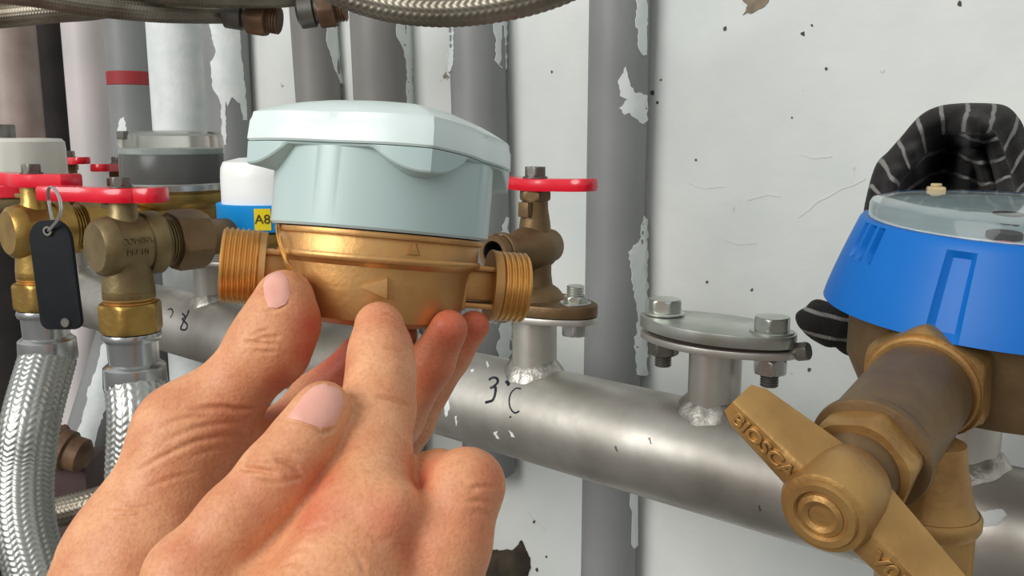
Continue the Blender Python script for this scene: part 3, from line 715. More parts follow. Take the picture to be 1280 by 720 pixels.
# ------------------------------------------------------------------ meters on the left
def meter_base(t, r, z0, z1, m, thr=True):
    MB().lathe([(r*0.55, z0 - 0.030), (r*0.70, z0 - 0.026), (r*0.80, z0 - 0.014), (r*0.84, z0 - 0.004), (r*1.0, z0), (r*1.03, z0 + 0.002), (r*1.03, z1 - 0.002), (r*0.98, z1)], 56).build('brass_body', m, t)
    MB().lathe([(0.012, -0.075 if thr else -0.03), (0.012, 0.05)], 36, T(0, 0, z0 - 0.016) @ RX(-90)).build('connection', m, t)
    if thr: MB().thread(0.0155, -0.078, -0.045, 0.0026, 0.0012, T(0, 0, z0 - 0.016) @ RX(-90), 40).build('connection_thread', M_BRASST, t)
def glass_meter():
    s = 0.667; c = P(218, 236, s); k = s / F; r = 62*k
    t = thing('water_meter', 'water meter with tall clear cap and dark register, behind the red handles', 'water meter', MW(c), 'meters on the manifold')
    MB().lathe([(r*1.0, 0.0), (r, 0.034), (r*0.985, 0.0395), (r*0.90, 0.0425), (r*0.5, 0.0435), (0.0001, 0.0437)], 56, caps=(False, False)).build('clear_cap', M_GLASSD, t)
    MB().lathe([(r*0.87, 0.003), (r*0.88, 0.004), (r*0.88, 0.024), (r*0.86, 0.026)], 56).build('register', M_DRUM, t)
    MB().lathe([(r*0.8, 0.026), (r*0.86, 0.0262), (r*0.86, 0.030), (r*0.3, 0.030), (0.001, 0.030)], 48, caps=(False, False)).build('dial_plate', M_DIALG, t)
    MB().lathe([(r*1.0, -0.001), (r*1.05, 0.0), (r*1.05, 0.004), (r*1.02, 0.005), (r*1.0, 0.005)], 56, caps=(False, False)).build('clamp_ring', M_STEEL, t)
    meter_base(t, r, -0.010, -0.001, M_BRASSY)
    for a in (-60, -100):
        MB().cyl(0.0035, -0.004, 0.004, RZ(a) @ T(r*0.88, 0, -0.018) @ RX(20), 20).build('seal_lug', M_BRASSY, t)
    MB().box(-0.006, 0.004, -r*1.03, -r*0.92, 0.037, 0.043).build('cap_clip', M_DKSTEEL, t, bevel=0.0006)
glass_meter()
def ring_meter():
    s = 0.60; k = s / F; c = P(338, 276, s); r = 57*k
    t = thing('water_meter', 'white capped water meter with bright blue ring behind the pale housing', 'water meter', MW(c), 'meters on the manifold')
    MB().lathe([(r, -0.003), (r, 0.030), (r*0.985, 0.036), (r*0.93, 0.040), (r*0.6, 0.0425), (0.0001, 0.0435)], 56, caps=(True, False)).build('white_cap', M_WHITEP, t)
    MB().lathe([(r*0.99, -0.005), (r*1.10, -0.0045), (r*1.115, -0.003), (r*1.115, 0.0125), (r*1.09, 0.013), (r*1.0, 0.0125), (r*0.99, 0.008)], 56, caps=(False, False)).build('blue_ring', M_LBLUE, t)
    meter_base(t, r, -0.013, -0.0045, M_BRASSY, thr=False)
    rr = r*1.115 + 0.0004; mb = MB(); ring0 = []; ring1 = []
    a0 = math.radians(-60 - 0.0); 
    hit = hit_vcyl(c, rr)
    ctr, n = hit(328, 273); th = math.atan2(n.y, n.x)
    for i in range(7):
        a = th + (i - 3) * 0.05; ring0.append((c.x + rr*math.cos(a), c.y + rr*math.sin(a), c.z - 0.0030)); ring1.append((c.x + rr*math.cos(a), c.y + rr*math.sin(a), c.z + 0.0110))
    in0 = [(c.x + (p[0]-c.x)*0.985, c.y + (p[1]-c.y)*0.985, p[2]) for p in ring0]; in1 = [(c.x + (p[0]-c.x)*0.985, c.y + (p[1]-c.y)*0.985, p[2]) for p in ring1]
    mb.grid([in0, ring0, ring1, in1], close=False); lab = mb.build('yellow_sticker', M_YELLOW, t, world=True, label='small yellow sticker reading A8')
    vs, fs = text_mesh('A8', 0.0085, 0.0003)
    out = []
    for x, y, z in vs:
        a = th + x / rr; out.append((c.x + (rr + 0.0001 + max(0, z))*math.cos(a), c.y + (rr + 0.0001 + max(0, z))*math.sin(a), c.z + 0.004 + y))
    MB().add(out, fs).build('sticker_lettering', mat('sticker_ink', (70, 58, 20), 0.6), lab, smooth=30)
    lw = lab.children[0]; inv = RM[t.name].inverted(); lw.data.transform(inv)
ring_meter()
def far_meter():
    s = 0.73; k = s / F; c = P(20, 232, s); r = 60*k
    t = thing('water_meter', 'cream capped water meter at the far left edge', 'water meter', MW(c), 'meters on the manifold')
    def sh(th): return 1 - 0.012 * (math.cos(8*th) < -0.9)
    MB().lathe([(r, 0.0), (r, 0.030), (r*0.985, 0.036), (r*0.92, 0.0385), (r*0.5, 0.039), (0.0001, 0.039)], 64, caps=(True, False), shape=sh).build('cream_cap', M_CREAM, t)
    MB().lathe([(r*1.0, -0.008), (r*1.04, -0.007), (r*1.04, 0.0), (r*0.99, 0.002)], 48, caps=(False, False)).build('collar', M_RED, t)
    meter_base(t, r, -0.018, -0.008, M_BRASSD)
    MB().hexa(0.011, 0.039, 0.050, T(-0.020, 0.0, 0), rot=0.2).build('cap_bolt', M_DKSTEEL, t)
far_meter()

# ------------------------------------------------------------------ hoses across the top
def top_hose(label, pts, rpx, s, m, colw, pitch, h):
    pp = smooth_path([P(x, y, q) for x, y, q in pts], 12)
    t = thing('braided_hose', label, 'hose', Matrix.Translation(pp[0]), 'braided hoses across the top')
    braid(pp, mm(rpx, s), 'braid', m, t, colw=colw, pitch=pitch, h=h); return t, pp
top_hose('lower aged braided hose across the top left', [(-60, -14, 0.52), (30, -8, 0.54), (110, 5, 0.56), (200, 14, 0.585), (290, 16, 0.62)], 15, 0.56, M_BRAIDO, 0.0026, 0.0020, 0.0005)
top_hose('dark braided hose crossing under at the top left corner', [(-80, 26, 0.66), (0, 20, 0.66), (60, 14, 0.66), (130, 8, 0.67), (180, -10, 0.68), (220, -40, 0.70)], 15, 0.66, M_BRAIDO, 0.0026, 0.0020, 0.0005)
top_hose('upper aged braided hose along the top left edge', [(120, -40, 0.56), (200, -12, 0.57), (290, -6, 0.585), (380, -10, 0.60), (470, -40, 0.62)], 16, 0.58, M_BRAIDO, 0.0026, 0.0020, 0.0005)
top_hose('coarse sagging braided hose along the top middle', [(330, -75, 0.46), (400, -26, 0.455), (470, 2, 0.45), (545, 12, 0.445), (620, 6, 0.44), (690, -12, 0.435), (760, -45, 0.43)], 22, 0.445, M_BRAIDO, 0.0036, 0.0037, 0.0009)
def top_fitting(x0, y0, x1, y1, s, r, label):
    a, b = P(x0, y0, s), P(x1, y1, s); L = (b - a).length; M = axis_matrix(a, b)
    t = thing('hose_fitting', label, 'fitting', Matrix.Translation(a), 'rusty fittings on the top hoses')
    MB().lathe([(r*0.7, 0), (r, 0.002), (r, L*0.35), (r*0.8, L*0.38), (r*0.8, L)], 32, M).build('ferrule', M_DKSTEEL, t, world=True)
    MB().hexa(r*1.25, L*0.45, L*0.78, M, rot=0.2).build('nut', M_RUST, t, world=True)
    MB().thread(r*0.9, L*0.76, L, 0.002, 0.001, M, 32).build('thread', M_RUST, t, world=True)
top_fitting(280, 15, 350, 26, 0.61, 0.0105, 'rusty end fitting at the end of the lower top left hose')
top_fitting(372, 16, 432, 8, 0.60, 0.011, 'rusty threaded fitting between the two groups of top hoses')

# ------------------------------------------------------------------ blue meter and its valve
def blue_meter():
    s = 0.325; k = s / F; c = P(1254, 386, s)
    c = c + Vector((0, 0, 0))
    t = thing('water_meter', 'large blue water meter with clear lid on the right', 'water meter', MW(c, 0) @ RX(3.5) @ RY(1.0), 'meters on the manifold')
    R0, R1, H = 213*k, 178*k, 0.0308
    seg = 360; rings = []
    a_sl = [math.radians(a) for a in (-170, -176.5, 177)]
    a_gr = math.radians(-135)
    for i in range(13):
        z = H * i / 12; base = R0 + (R1 - R0) * (i/12)**1.15; ring = []
        for j in range(seg):
            th = -PI + 2*PI*j/seg; r = base
            if abs(th - a_gr) < math.radians(5.0) and 0.0016 < z < H*0.90: r -= 0.0022 * min(1.0, 3.2*(1 - abs(th - a_gr)/math.radians(5.0)))
            for a in a_sl:
                if abs(th - a) < math.radians(1.9) and H*0.60 < z < H*0.96: r -= 0.0035
            ring.append((r*math.cos(th), r*math.sin(th), z))
        rings.append(ring)
    mb = MB(); mb.grid([[(p[0]*0.55, p[1]*0.55, 0.001) for p in rings[0]], [(p[0]*0.985, p[1]*0.985, 0) for p in rings[0]]] + rings + [[(p[0]*0.985, p[1]*0.985, H + 0.0008) for p in rings[-1]], [(p[0]*0.93, p[1]*0.93, H + 0.0008) for p in rings[-1]], [(p[0]*0.92, p[1]*0.92, H*0.7) for p in rings[-1]]])
    mb.build('blue_shroud', M_BLUE, t, smooth=30)
    Rl = R1 * 0.945
    MB().lathe([(Rl, H*0.72), (Rl, H + 0.0056), (Rl*0.985, H + 0.0070), (Rl*0.95, H + 0.0076), (Rl*0.5, H + 0.0079), (0.0001, H + 0.0079)], 96, caps=(False, False)).build('clear_lid', M_GLASS, t)
    MB().lathe([(Rl*0.97, H*0.72), (Rl*0.97, H - 0.002), (Rl*0.90, H - 0.001), (Rl*0.88, H - 0.003), (0.001, H - 0.003)], 80, caps=(False, False)).build('dial', M_DIALG, t)
    MB().lathe([(Rl*0.90, H - 0.001), (Rl*0.965, H), (Rl*0.965, H + 0.0012), (Rl*0.90, H + 0.0006)], 80, caps=(False, False)).build('white_dial_ring', M_DIAL, t)
    for x, y, w_, m_ in ((-0.020, -0.030, 0.0035, M_RED), (0.000, -0.028, 0.0040, M_DARK), (0.006, -0.027, 0.0045, M_RED), (0.026, -0.024, 0.003, M_RED), (-0.010, -0.012, 0.005, M_DARK)):
        MB().cyl(w_, H - 0.003, H - 0.0008, T(x, y, 0), 24, 0.0003).build('dial_marker', m_, t)
    MB().lathe([(R0*0.50, -0.034), (R0*0.76, -0.031), (R0*0.83, -0.022), (R0*0.84, -0.004), (R0*0.86, 0.001)], 64).build('brass_body', M_BRASSB, t)
    return c
c_blue = blue_meter()
def right_valve():
    # barrel axis comes out of the wall towards the camera, drooping slightly
    a = P(1170, 461, 0.300); dirn = (-ND * 0.985 + Vector((0, 0, -0.185))).normalized()
    M = axis_matrix(a, a + dirn)              # +Z towards the camera
    t = thing('ball_valve', 'large tarnished brass ball valve with lettered lever in the right foreground', 'valve', Matrix.Translation(P(1175, 700, 0.25)))
    b = lambda mb, n, m, **kw: mb.build(n, m, t, world=True, **kw)
    b(MB().lathe([(0.0125, -0.03), (0.0125, 0.02)], 40, M), 'meter_tail', M_BRASSB)
    b(MB().hexa(0.0212, 0.0, 0.0165, M, rot=0.55, ch=0.14), 'union_nut', M_BRASSL)
    b(MB().lathe([(0.0178, 0.0162), (0.0178, 0.0172), (0.0170, 0.0180), (0.0164, 0.0180)], 56, M), 'nut_collar', M_BRASSL)
    b(MB().lathe([(0.0158, 0.017), (0.0162, 0.022), (0.0162, 0.062), (0.0172, 0.0628), (0.0175, 0.0645), (0.0172, 0.0662), (0.0150, 0.0668)], 56, M), 'barrel', M_BRASSB)
    b(MB().hexa(0.0160, 0.0660, 0.0760, M, rot=0.2), 'gland_hex', M_BRASSL)
    b(MB().lathe([(0.0120, 0.0755), (0.0110, 0.0790), (0.0085, 0.0820), (0.0085, 0.095)], 40, M), 'stem', M_BRASSB)
    # lever: boss with two arms
    z0, z1 = 0.0815, 0.1010
    L = MB().lathe([(0.0108, z0), (0.0120, z0 + 0.002), (0.0125, z0 + 0.008), (0.0122, z1 - 0.0025), (0.0112, z1 - 0.0005), (0.0098, z1)], 56, M)
    lev = b(L, 'lever', M_BRASSL)
    b(MB().lathe([(0.0098, z1 - 0.001), (0.0090, z1 + 0.0012), (0.0072, z1 + 0.0012), (0.0064, z1), (0.0056, z1 - 0.0012)], 48, M, caps=(False, False)), 'boss_ring', M_BRASSL)
    b(MB().lathe([(0.0062, z1 - 0.002), (0.0060, z1 + 0.0004), (0.0046, z1 + 0.0010), (0.0032, z1 + 0.0004), (0.0026, z1 - 0.0018), (0.0024, z1 - 0.004)], 36, M @ T(-0.0004, -0.0004, 0), caps=(False, False)), 'stem_end', M_BRASSL)
    b(MB().lathe([(0.0025, z1 - 0.0022), (0.0001, z1 - 0.0023)], 24, M @ T(-0.0004, -0.0004, 0), caps=(False, False)), 'stem_socket', M_DARK)
    pc = a + dirn * z1; rr_ = ray(905, 523); tip = CAM + rr_ * ((pc - CAM).dot(dirn) / rr_.dot(dirn)); inv = M.inverted(); tl = inv @ tip; ang = math.atan2(tl.y, tl.x)
    for sgn, length in ((0, 0.0360), (PI, 0.0420)):
        A = M @ Matrix.Rotation(ang + sgn, 4, 'Z')
        rings = []
        for i in range(9):
            f = i/8; x = 0.006 + (length - 0.006)*f
            wf = 0.0046*(1-f) + 0.0034*f; wb = 0.0085*(1-f) + 0.0062*f      # front and back half width
            zf = z1 - 0.0030 - 0.0012*f; zb = z0 + 0.001 + 0.0045*f
            if i == 8: wf *= 0.72; wb *= 0.80; zf -= 0.0009; zb += 0.0009
            rings.append([(x, -wb, zb), (x, wb, zb), (x, wb*0.96, zb + 0.002), (x, wf*1.08, zf - 0.0008), (x, wf*0.85, zf), (x, -wf*0.85, zf), (x, -wf*1.08, zf - 0.0008), (x, -wb*0.96, zb + 0.002)])
        mb = MB(); mb.grid(rings, True, True, True, A)
        arm = b(mb, 'lever_arm', M_BRASSL, smooth=40)
        txt = 'BIOSCA' if sgn == 0 else 'V050'
        vs, fs = text_mesh(txt, 0.0062 if sgn == 0 else 0.0066, 0.0005, 0.00025)
        xm = 0.0225
        flip = sgn == 0
        out = []
        for x, y, z in vs:
            X = xm - x if flip else xm + x; Y = -y if flip else y
            out.append((X, Y*0.9, z1 - 0.0030 - 0.0012*(X - 0.006)/(length - 0.006) + 0.0001 + z))
        MB().add(out, fs, A).build('raised_lettering', M_BRASSL, t, world=True, smooth=30)
    # outlet going down
    o = a + dirn * 0.034; dn = Vector((o.x, o.y, o.z)) + TD * 0.0090 + Vector((0, 0, 0.004))
    D = Matrix.Translation(dn)
    b(MB().lathe([(0.0150, -0.0345), (0.0142, -0.0335), (0.0126, -0.0290), (0.0106, -0.020), (0.0096, -0.0125), (0.0060, -0.011)], 48, D), 'outlet_cone', M_BRASSL)
    b(MB().lathe([(0.0130, -0.0400), (0.0150, -0.0395), (0.0158, -0.0380), (0.0158, -0.0352), (0.0150, -0.0340), (0.0128, -0.0336)], 48, D), 'outlet_collar', M_BRASSL)
    b(MB().hexa(0.0150, -0.075, -0.0395, D, rot=0.3, ch=0.1), 'outlet_body', M_BRASSL)
right_valve()

# ------------------------------------------------------------------ implicit surfaces (hands, cloth)
class SDF:
    def __init__(s, lo, hi, vox):
        s.lo = np.array(lo, dtype=np.float32); s.vox = vox; s.n = np.ceil((np.array(hi) - np.array(lo)) / vox).astype(int) + 1
        s.ax = [s.lo[i] + np.arange(s.n[i], dtype=np.float32) * vox for i in range(3)]
    def new(s): return np.full(tuple(s.n), 0.03, dtype=np.float32)
    def sub(s, lo, hi):
        sl = []
        for i in range(3):
            a = int(max(0, math.floor((lo[i] - s.lo[i]) / s.vox))); b = int(min(s.n[i], math.ceil((hi[i] - s.lo[i]) / s.vox) + 1))
            if b <= a: return None
            sl.append(slice(a, b))
        return tuple(sl)
    def cone(s, f, a, ra, b, rb, k, flat=None):
        """smooth union of a round cone a->b"""
        a = np.array(a, dtype=np.float32); b = np.array(b, dtype=np.float32); m = max(ra, rb) + 0.012
        sl = s.sub(np.minimum(a, b) - m, np.maximum(a, b) + m)
        if sl is None: return
        X = s.ax[0][sl[0]][:, None, None]; Y = s.ax[1][sl[1]][None, :, None]; Z = s.ax[2][sl[2]][None, None, :]
        ba = b - a; l2 = float(ba @ ba) + 1e-12
        px, py, pz = X - a[0], Y - a[1], Z - a[2]
        h = np.clip((px*ba[0] + py*ba[1] + pz*ba[2]) / l2, 0, 1)
        qx, qy, qz = px - h*ba[0], py - h*ba[1], pz - h*ba[2]
        if flat is not None:
            d_, am = flat; d_ = np.array(d_, dtype=np.float32); dd = (qx*d_[0] + qy*d_[1] + qz*d_[2]) * (am - 1)
            qx, qy, qz = qx + dd*d_[0], qy + dd*d_[1], qz + dd*d_[2]
        d = np.sqrt(qx*qx + qy*qy + qz*qz) - (ra + (rb - ra) * h)
        f[sl] = smin(f[sl], d, k)
def smin(a, b, k):
    if k <= 0: return np.minimum(a, b)
    h = np.maximum(k - np.abs(a - b), 0) / k
    return np.minimum(a, b) - h*h*h * k / 6.0
def surface_nets(f, lo, vox):
    nx, ny, nz = f.shape; ins = f < 0
    c = [ins[i:nx-1+i, j:ny-1+j, k:nz-1+k] for i in (0, 1) for j in (0, 1) for k in (0, 1)]
    cnt = sum(x.astype(np.int8) for x in c); act = (cnt > 0) & (cnt < 8)
    idx = np.argwhere(act); vid = -np.ones(act.shape, dtype=np.int32); vid[act] = np.arange(len(idx))
    corner = [(i, j, k) for i in (0, 1) for j in (0, 1) for k in (0, 1)]
    val = np.stack([f[idx[:, 0]+i, idx[:, 1]+j, idx[:, 2]+k] for i, j, k in corner], 1)
    acc = np.zeros((len(idx), 3), dtype=np.float64); num = np.zeros(len(idx))
    for p in range(8):
        for q in range(p+1, 8):
            dp = np.array(corner[q]) - np.array(corner[p])
            if np.abs(dp).sum() != 1: continue
            va, vb = val[:, p], val[:, q]; m = (va < 0) != (vb < 0)
            t = np.where(m, va / np.where(m, va - vb, 1), 0)
            acc += (np.array(corner[p])[None] + t[:, None]*dp[None]) * m[:, None]; num += m
    V = (idx + acc / num[:, None]) * vox + np.array(lo)[None]
    quads = []
    for axn in range(3):
        u, w = (axn+1) % 3, (axn+2) % 3
        s0 = [slice(1, -1)]*3; s0[axn] = slice(0, f.shape[axn]-1); s1 = list(s0); s1[axn] = slice(1, f.shape[axn])
        A = ins[tuple(s0)]; B = ins[tuple(s1)]; ch = np.argwhere(A != B); fl = A[A != B]
        off = np.array([1, 1, 1]); off[axn] = 0; base = ch + off
        def g(du, dw):
            q = base.copy(); q[:, u] -= du; q[:, w] -= dw; return vid[q[:, 0], q[:, 1], q[:, 2]]
        Q = np.stack([g(1, 1), g(0, 1), g(0, 0), g(1, 0)], 1)
        Q[~fl] = Q[~fl][:, ::-1]; quads.append(Q)
    Q = np.concatenate(quads); Q = Q[(Q >= 0).all(1)]
    return V, Q
def sampler(f, lo, vox):
    def val(p):
        q = [(p[i] - lo[i]) / vox for i in range(3)]
        i0 = [min(max(int(math.floor(v)), 0), f.shape[n] - 2) for n, v in enumerate(q)]
        t = [min(max(q[n] - i0[n], 0), 1) for n in range(3)]
        c = f[i0[0]:i0[0]+2, i0[1]:i0[1]+2, i0[2]:i0[2]+2]
        c = c[0]*(1-t[0]) + c[1]*t[0]; c = c[0]*(1-t[1]) + c[1]*t[1]
        return float(c[0]*(1-t[2]) + c[1]*t[2])
    def hit(px, py, s0=0.15, s1=0.45):
        r = ray(px, py); s = s0; prev = s0
        while s < s1:
            p = CAM + r*s
            if all(lo[i] < p[i] < lo[i] + vox*(f.shape[i]-1) for i in range(3)):
                v = val(p)
                if v < 0:
                    for _ in range(12):
                        m_ = (prev + s)/2
                        if val(CAM + r*m_) < 0: s = m_
                        else: prev = m_
                    break
            prev = s; s += 0.0008
        p = CAM + r*s; e_ = vox
        g = Vector([val(p + Vector([e_ if i == j else 0 for j in range(3)])) - val(p - Vector([e_ if i == j else 0 for j in range(3)])) for i in range(3)])
        return p, (g.normalized() if g.length > 0 else -r.normalized())
    return hit
def Pr(j):
    x, y, s, r = j; return tuple(P(x, y, s)), mm(r, s)

def make_hand(name, label, palm, digits, creases, flush_shade, nails, vox=0.00064, kp=0.013, kd=0.005, bumps=(), late={}):
    pts = []
    for ch in list(palm) + list(digits):
        for j in ch:
            p, r = Pr(j); pts.append(np.array(p) - r - 0.006); pts.append(np.array(p) + r + 0.006)
    lo = np.min(pts, 0); hi = np.max(pts, 0)
    S = SDF(lo, hi, vox); fp = S.new(); fd = S.new()
    for ch in palm:
        for a, b in zip(ch[:-1], ch[1:]):
            (pa, ra), (pb, rb) = Pr(a), Pr(b); S.cone(fp, pa, ra, pb, rb, kp)
    lates = []
    for n_, ch in enumerate(digits):
        g = S.new()
        for a, b in zip(ch[:-1], ch[1:]):
            (pa, ra), (pb, rb) = Pr(a), Pr(b); S.cone(g, pa, ra, pb, rb, kd)
        if n_ in late: lates.append((g, late[n_]))
        else: fd = smin(fd, g, 0.0012)
    f = smin(fp, fd, kp)
    for g, k_ in lates: f = smin(f, g, k_)      # digits that only lie against the rest keep a sharp fold
    for (j, k) in bumps:
        (pa, ra) = Pr(j); S.cone(f, pa, ra, tuple(np.array(pa) + 1e-4), ra, k)
    hit = sampler(f, S.lo, vox)
    V, Q = surface_nets(f, S.lo, vox)
    # a couple of relaxation steps
    nb = np.zeros_like(V); cn = np.zeros(len(V))
    for it in range(2):
        nb[:] = 0; cn[:] = 0
        for i in range(4):
            a, b = Q[:, i], Q[:, (i+1) % 4]
            np.add.at(nb, a, V[b]); np.add.at(cn, a, 1); np.add.at(nb, b, V[a]); np.add.at(cn, b, 1)
        V = V*0.5 + 0.5*nb/np.maximum(cn, 1)[:, None]
    # outward normals from the faces
    n1 = np.cross(V[Q[:, 2]] - V[Q[:, 0]], V[Q[:, 3]] - V[Q[:, 1]]); Nn = np.zeros_like(V)
    for i in range(4): np.add.at(Nn, Q[:, i], n1)
    Nn /= np.linalg.norm(Nn, axis=1)[:, None] + 1e-12
    disp = np.zeros(len(V))
    for pl, depth, wd in creases:
        pp = smooth_path([Vector((x, y, 0)) for x, y in pl], 6); C = np.array([tuple(hit(q.x, q.y)[0]) for q in pp])
        m = (V > C.min(0) - 4*wd).all(1) & (V < C.max(0) + 4*wd).all(1); ids = np.where(m)[0]
        if not len(ids): continue
        best = np.full(len(ids), 1.0); par = np.zeros(len(ids))
        for i in range(len(C) - 1):
            ba = C[i+1] - C[i]; L2 = ba @ ba + 1e-14; d_ = V[ids] - C[i]; h = np.clip(d_ @ ba / L2, 0, 1)
            dist = np.linalg.norm(d_ - h[:, None]*ba, axis=1); u = dist < best
            best[u] = dist[u]; par[u] = ((i + h) / (len(C) - 1))[u]
        taper = np.sin(PI * np.clip(par, 0.02, 0.98))**0.6
        disp[ids] -= depth * taper * (np.exp(-(best/wd)**2) - 0.25*np.exp(-((best - 2.2*wd)/wd)**2))
    V = V + Nn * disp[:, None]
    fl = np.zeros(len(V))
    for (x, y, rpx, amt) in flush_shade:  # redness spots: skin flush and reddish shade, both painted in
        c, _ = hit(x, y); s_ = (c - CAM).length; d = np.linalg.norm(V - np.array(tuple(c)), axis=1)
        fl = np.maximum(fl, amt * np.exp(-(d / mm(rpx, s_))**2))
    ctr = V.mean(0); ctr[2] = V[:, 2].min()
    me = np_mesh(name, V - ctr, Q)
    at = me.attributes.new('flush_shade', 'FLOAT', 'POINT'); at.data.foreach_set('value', fl.astype(np.float32))
    me.materials.append(M_SKIN)
    o = bpy.data.objects.new(name, me); COL.objects.link(o); o.location = tuple(ctr)
    RM[o.name] = Matrix.Translation(Vector(ctr))
    tag(o, label, 'hand')
    for poly in nails:
        cx = sum(p[0] for p in poly) / len(poly); cy = sum(p[1] for p in poly) / len(poly); y0 = hit(cx, cy)[0].y
        def nhit(px, py):
            p, n = hit(px, py); f_ = 0.0
            while (p.y - y0 > 0.008 or n.y > -0.12) and f_ < 0.9:      # stay on the finger
                f_ += 0.03; p, n = hit(px + (cx - px)*f_, py + (cy - py)*f_)
            return p, n
        patch('fingernail', poly, nhit, M_NAIL, o, off=0.00005, thick=0.0012, step=4, dome=0.00035, label='pale pink fingernail')
    return o, hit

# ------------------------------------------------------------------ the held meter
def held_meter():
    c = P(472, 346, 0.290)
    M = Matrix.Translation(c) @ RZ(13) @ RY(6.5) @ RX(-6.5)
    t = thing('water_meter', 'brass water meter with pale blue-grey housing held up in the hands', 'water meter', M)
    k = 0.001
    # brass body
    MB().lathe([(0.012, -0.0150), (0.0235, -0.0146), (0.0272, -0.0128), (0.0288, -0.0080), (0.0296, 0.0000), (0.0300, 0.0036), (0.0318, 0.0048), (0.0325, 0.0056), (0.0325, 0.0125), (0.0318, 0.0138), (0.0290, 0.0140)], 96).build('brass_body', M_BRASS, t, smooth=40)
    MB().lathe([(0.0330, 0.0052), (0.0334, 0.0058), (0.0334, 0.0066), (0.0330, 0.0072)], 96, caps=(False, False)).build('body_rim', M_BRASS, t)
    MB().lathe([(0.0316, 0.0122), (0.0336, 0.0126), (0.0338, 0.0134), (0.0336, 0.0142), (0.0300, 0.0144)], 96, caps=(False, False)).build('clamp_ring', M_BRASS, t)
    MB().lathe([(0.004, -0.0190), (0.0046, -0.0186), (0.0046, -0.0140)], 24, T(0.006, 0.0, 0)).build('drain_boss', M_BRASS, t)
    X = RY(90)
    MB().thread(0.0121, -0.0490, -0.0375, 0.0016, 0.0006, X, 64, hole=0.0088).build('inlet_thread', M_BRASST, t, smooth=50)
    MB().lathe([(0.0089, -0.0489), (0.0086, -0.042), (0.0001, -0.041)], 40, X, caps=(False, False)).build('inlet_bore', M_DARK, t)
    Xo = T(0.0, 0, 0) @ RY(-90)
    MB().thread(0.0119, -0.0500, -0.0405, 0.0019, 0.0007, Xo, 64, hole=0.0088).build('outlet_thread', M_BRASST, t, smooth=50)
    MB().lathe([(0.0120, 0.0), (0.0122, 0.0005), (0.0118, 0.0030), (0.0100, 0.0032)], 64, X @ T(0, 0, 0.0375)).build('outlet_collar', M_BRASS, t)
    MB().lathe([(0.0110, 0.0), (0.0116, 0.0004), (0.0116, 0.0024), (0.0100, 0.0026)], 64, X @ T(0, 0, -0.0380)).build('inlet_collar', M_BRASS, t)
    for x0, x1 in ((-0.039, -0.024), (0.024, 0.0385)):
        MB().box(x0, x1, -0.0062, 0.0062, -0.0052, 0.0052).build('neck', M_BRASS, t, bevel=0.0012)
        for zz in (0.0056, -0.0068):
            MB().box(x0, x1, -0.0090, 0.0090, zz - 0.0009, zz + 0.0009).build('neck_rib', M_BRASS, t, bevel=0.0006)
        xx = 0.0268 if x0 > 0 else -0.0268
        MB().box(xx - 0.0016, xx + 0.0016, -0.0100, 0.0100, -0.0085, 0.0075).build('neck_web', M_BRASS, t, bevel=0.0008)
    # raised arrow and small triangle on the bowl
    def on_bowl(pts, z0, rad, h, name, slope=0.0):
        n = len(pts); vs = []
        for rr in (rad - 0.001, rad + h):
            for x, z in pts:
                q = x if rr < rad else x*0.9; zz_ = z if rr < rad else z*0.9
                a = -PI/2 + q/rad; r2 = rr + slope*(z0 + zz_)
                vs.append((r2*math.cos(a), r2*math.sin(a), z0 + zz_))
        fs = [tuple(range(n, 2*n))] + [(i, (i+1) % n, n+(i+1) % n, n+i) for i in range(n)]
        MB().add(vs, fs, RZ(-11)).build(name, M_BRASS, t, smooth=20, bevel=0.0001)
    on_bowl([(-0.0018, 0.0), (0.0064, 0.0036), (0.0068, -0.0032)], -0.0024, 0.0293, 0.0016, 'flow_arrow')
    on_bowl([(0.0122, -0.0016), (0.0145, 0.0022), (0.0150, 0.0022), (0.0165, -0.0016)], 0.0098, 0.0325, 0.0008, 'cast_mark')
    # plastic housing
    seg = 192; f0 = math.radians(-79 - 13 + 13)
    Rv, Ra = 0.0446, 0.0362
    def rl(th):
        a = ((th - f0 + PI/4) % (PI/2)) - PI/4               # 0 at a corner
        sq = Rv*math.cos(PI/4) / math.cos(PI/4 - abs(a))
        ci = Ra + (Rv - Ra) * math.cos(2*a)**2 if abs(a) < PI/4 else Ra
        return 0.42*sq + 0.58*(Ra + 0.0014 + (Rv - Ra - 0.0014) * max(0, math.cos(2*a))**1.5)
    def ring(fr, fz): return [(fr(2*PI*j/seg)*math.cos(2*PI*j/seg), fr(2*PI*j/seg)*math.sin(2*PI*j/seg), fz(2*PI*j/seg)) for j in range(seg)]
    Rb = 0.0352; Zs = 0.0388; ZT = 0.0474
    wgt = lambda th: min(1.0, max(0.0, (rl(th) - 0.0385) / 0.0055))
    lip = lambda th: Zs - 0.0006 - 0.0062*(1 - (1 - wgt(th))**2)
    body = [ring(lambda th: 0.030, lambda th: 0.0146), ring(lambda th: Rb - 0.0006, lambda th: 0.0146), ring(lambda th: Rb, lambda th: 0.0154),
            ring(lambda th: Rb, lambda th: lip(th) - 0.0008*wgt(th) - 0.0003), ring(lambda th: Rb + (rl(th) - Rb)*0.55, lambda th: lip(th) - 0.0004*wgt(th)), ring(lambda th: rl(th) - 0.0008, lambda th: lip(th)),
            ring(lambda th: rl(th) - 0.0004, lambda th: lip(th) + 0.0005), ring(lambda th: rl(th) - 0.0003, lambda th: Zs), ring(lambda th: rl(th)*0.9, lambda th: Zs)]
    mb = MB(); mb.grid(body); mb.build('housing', M_GREY, t, smooth=32)
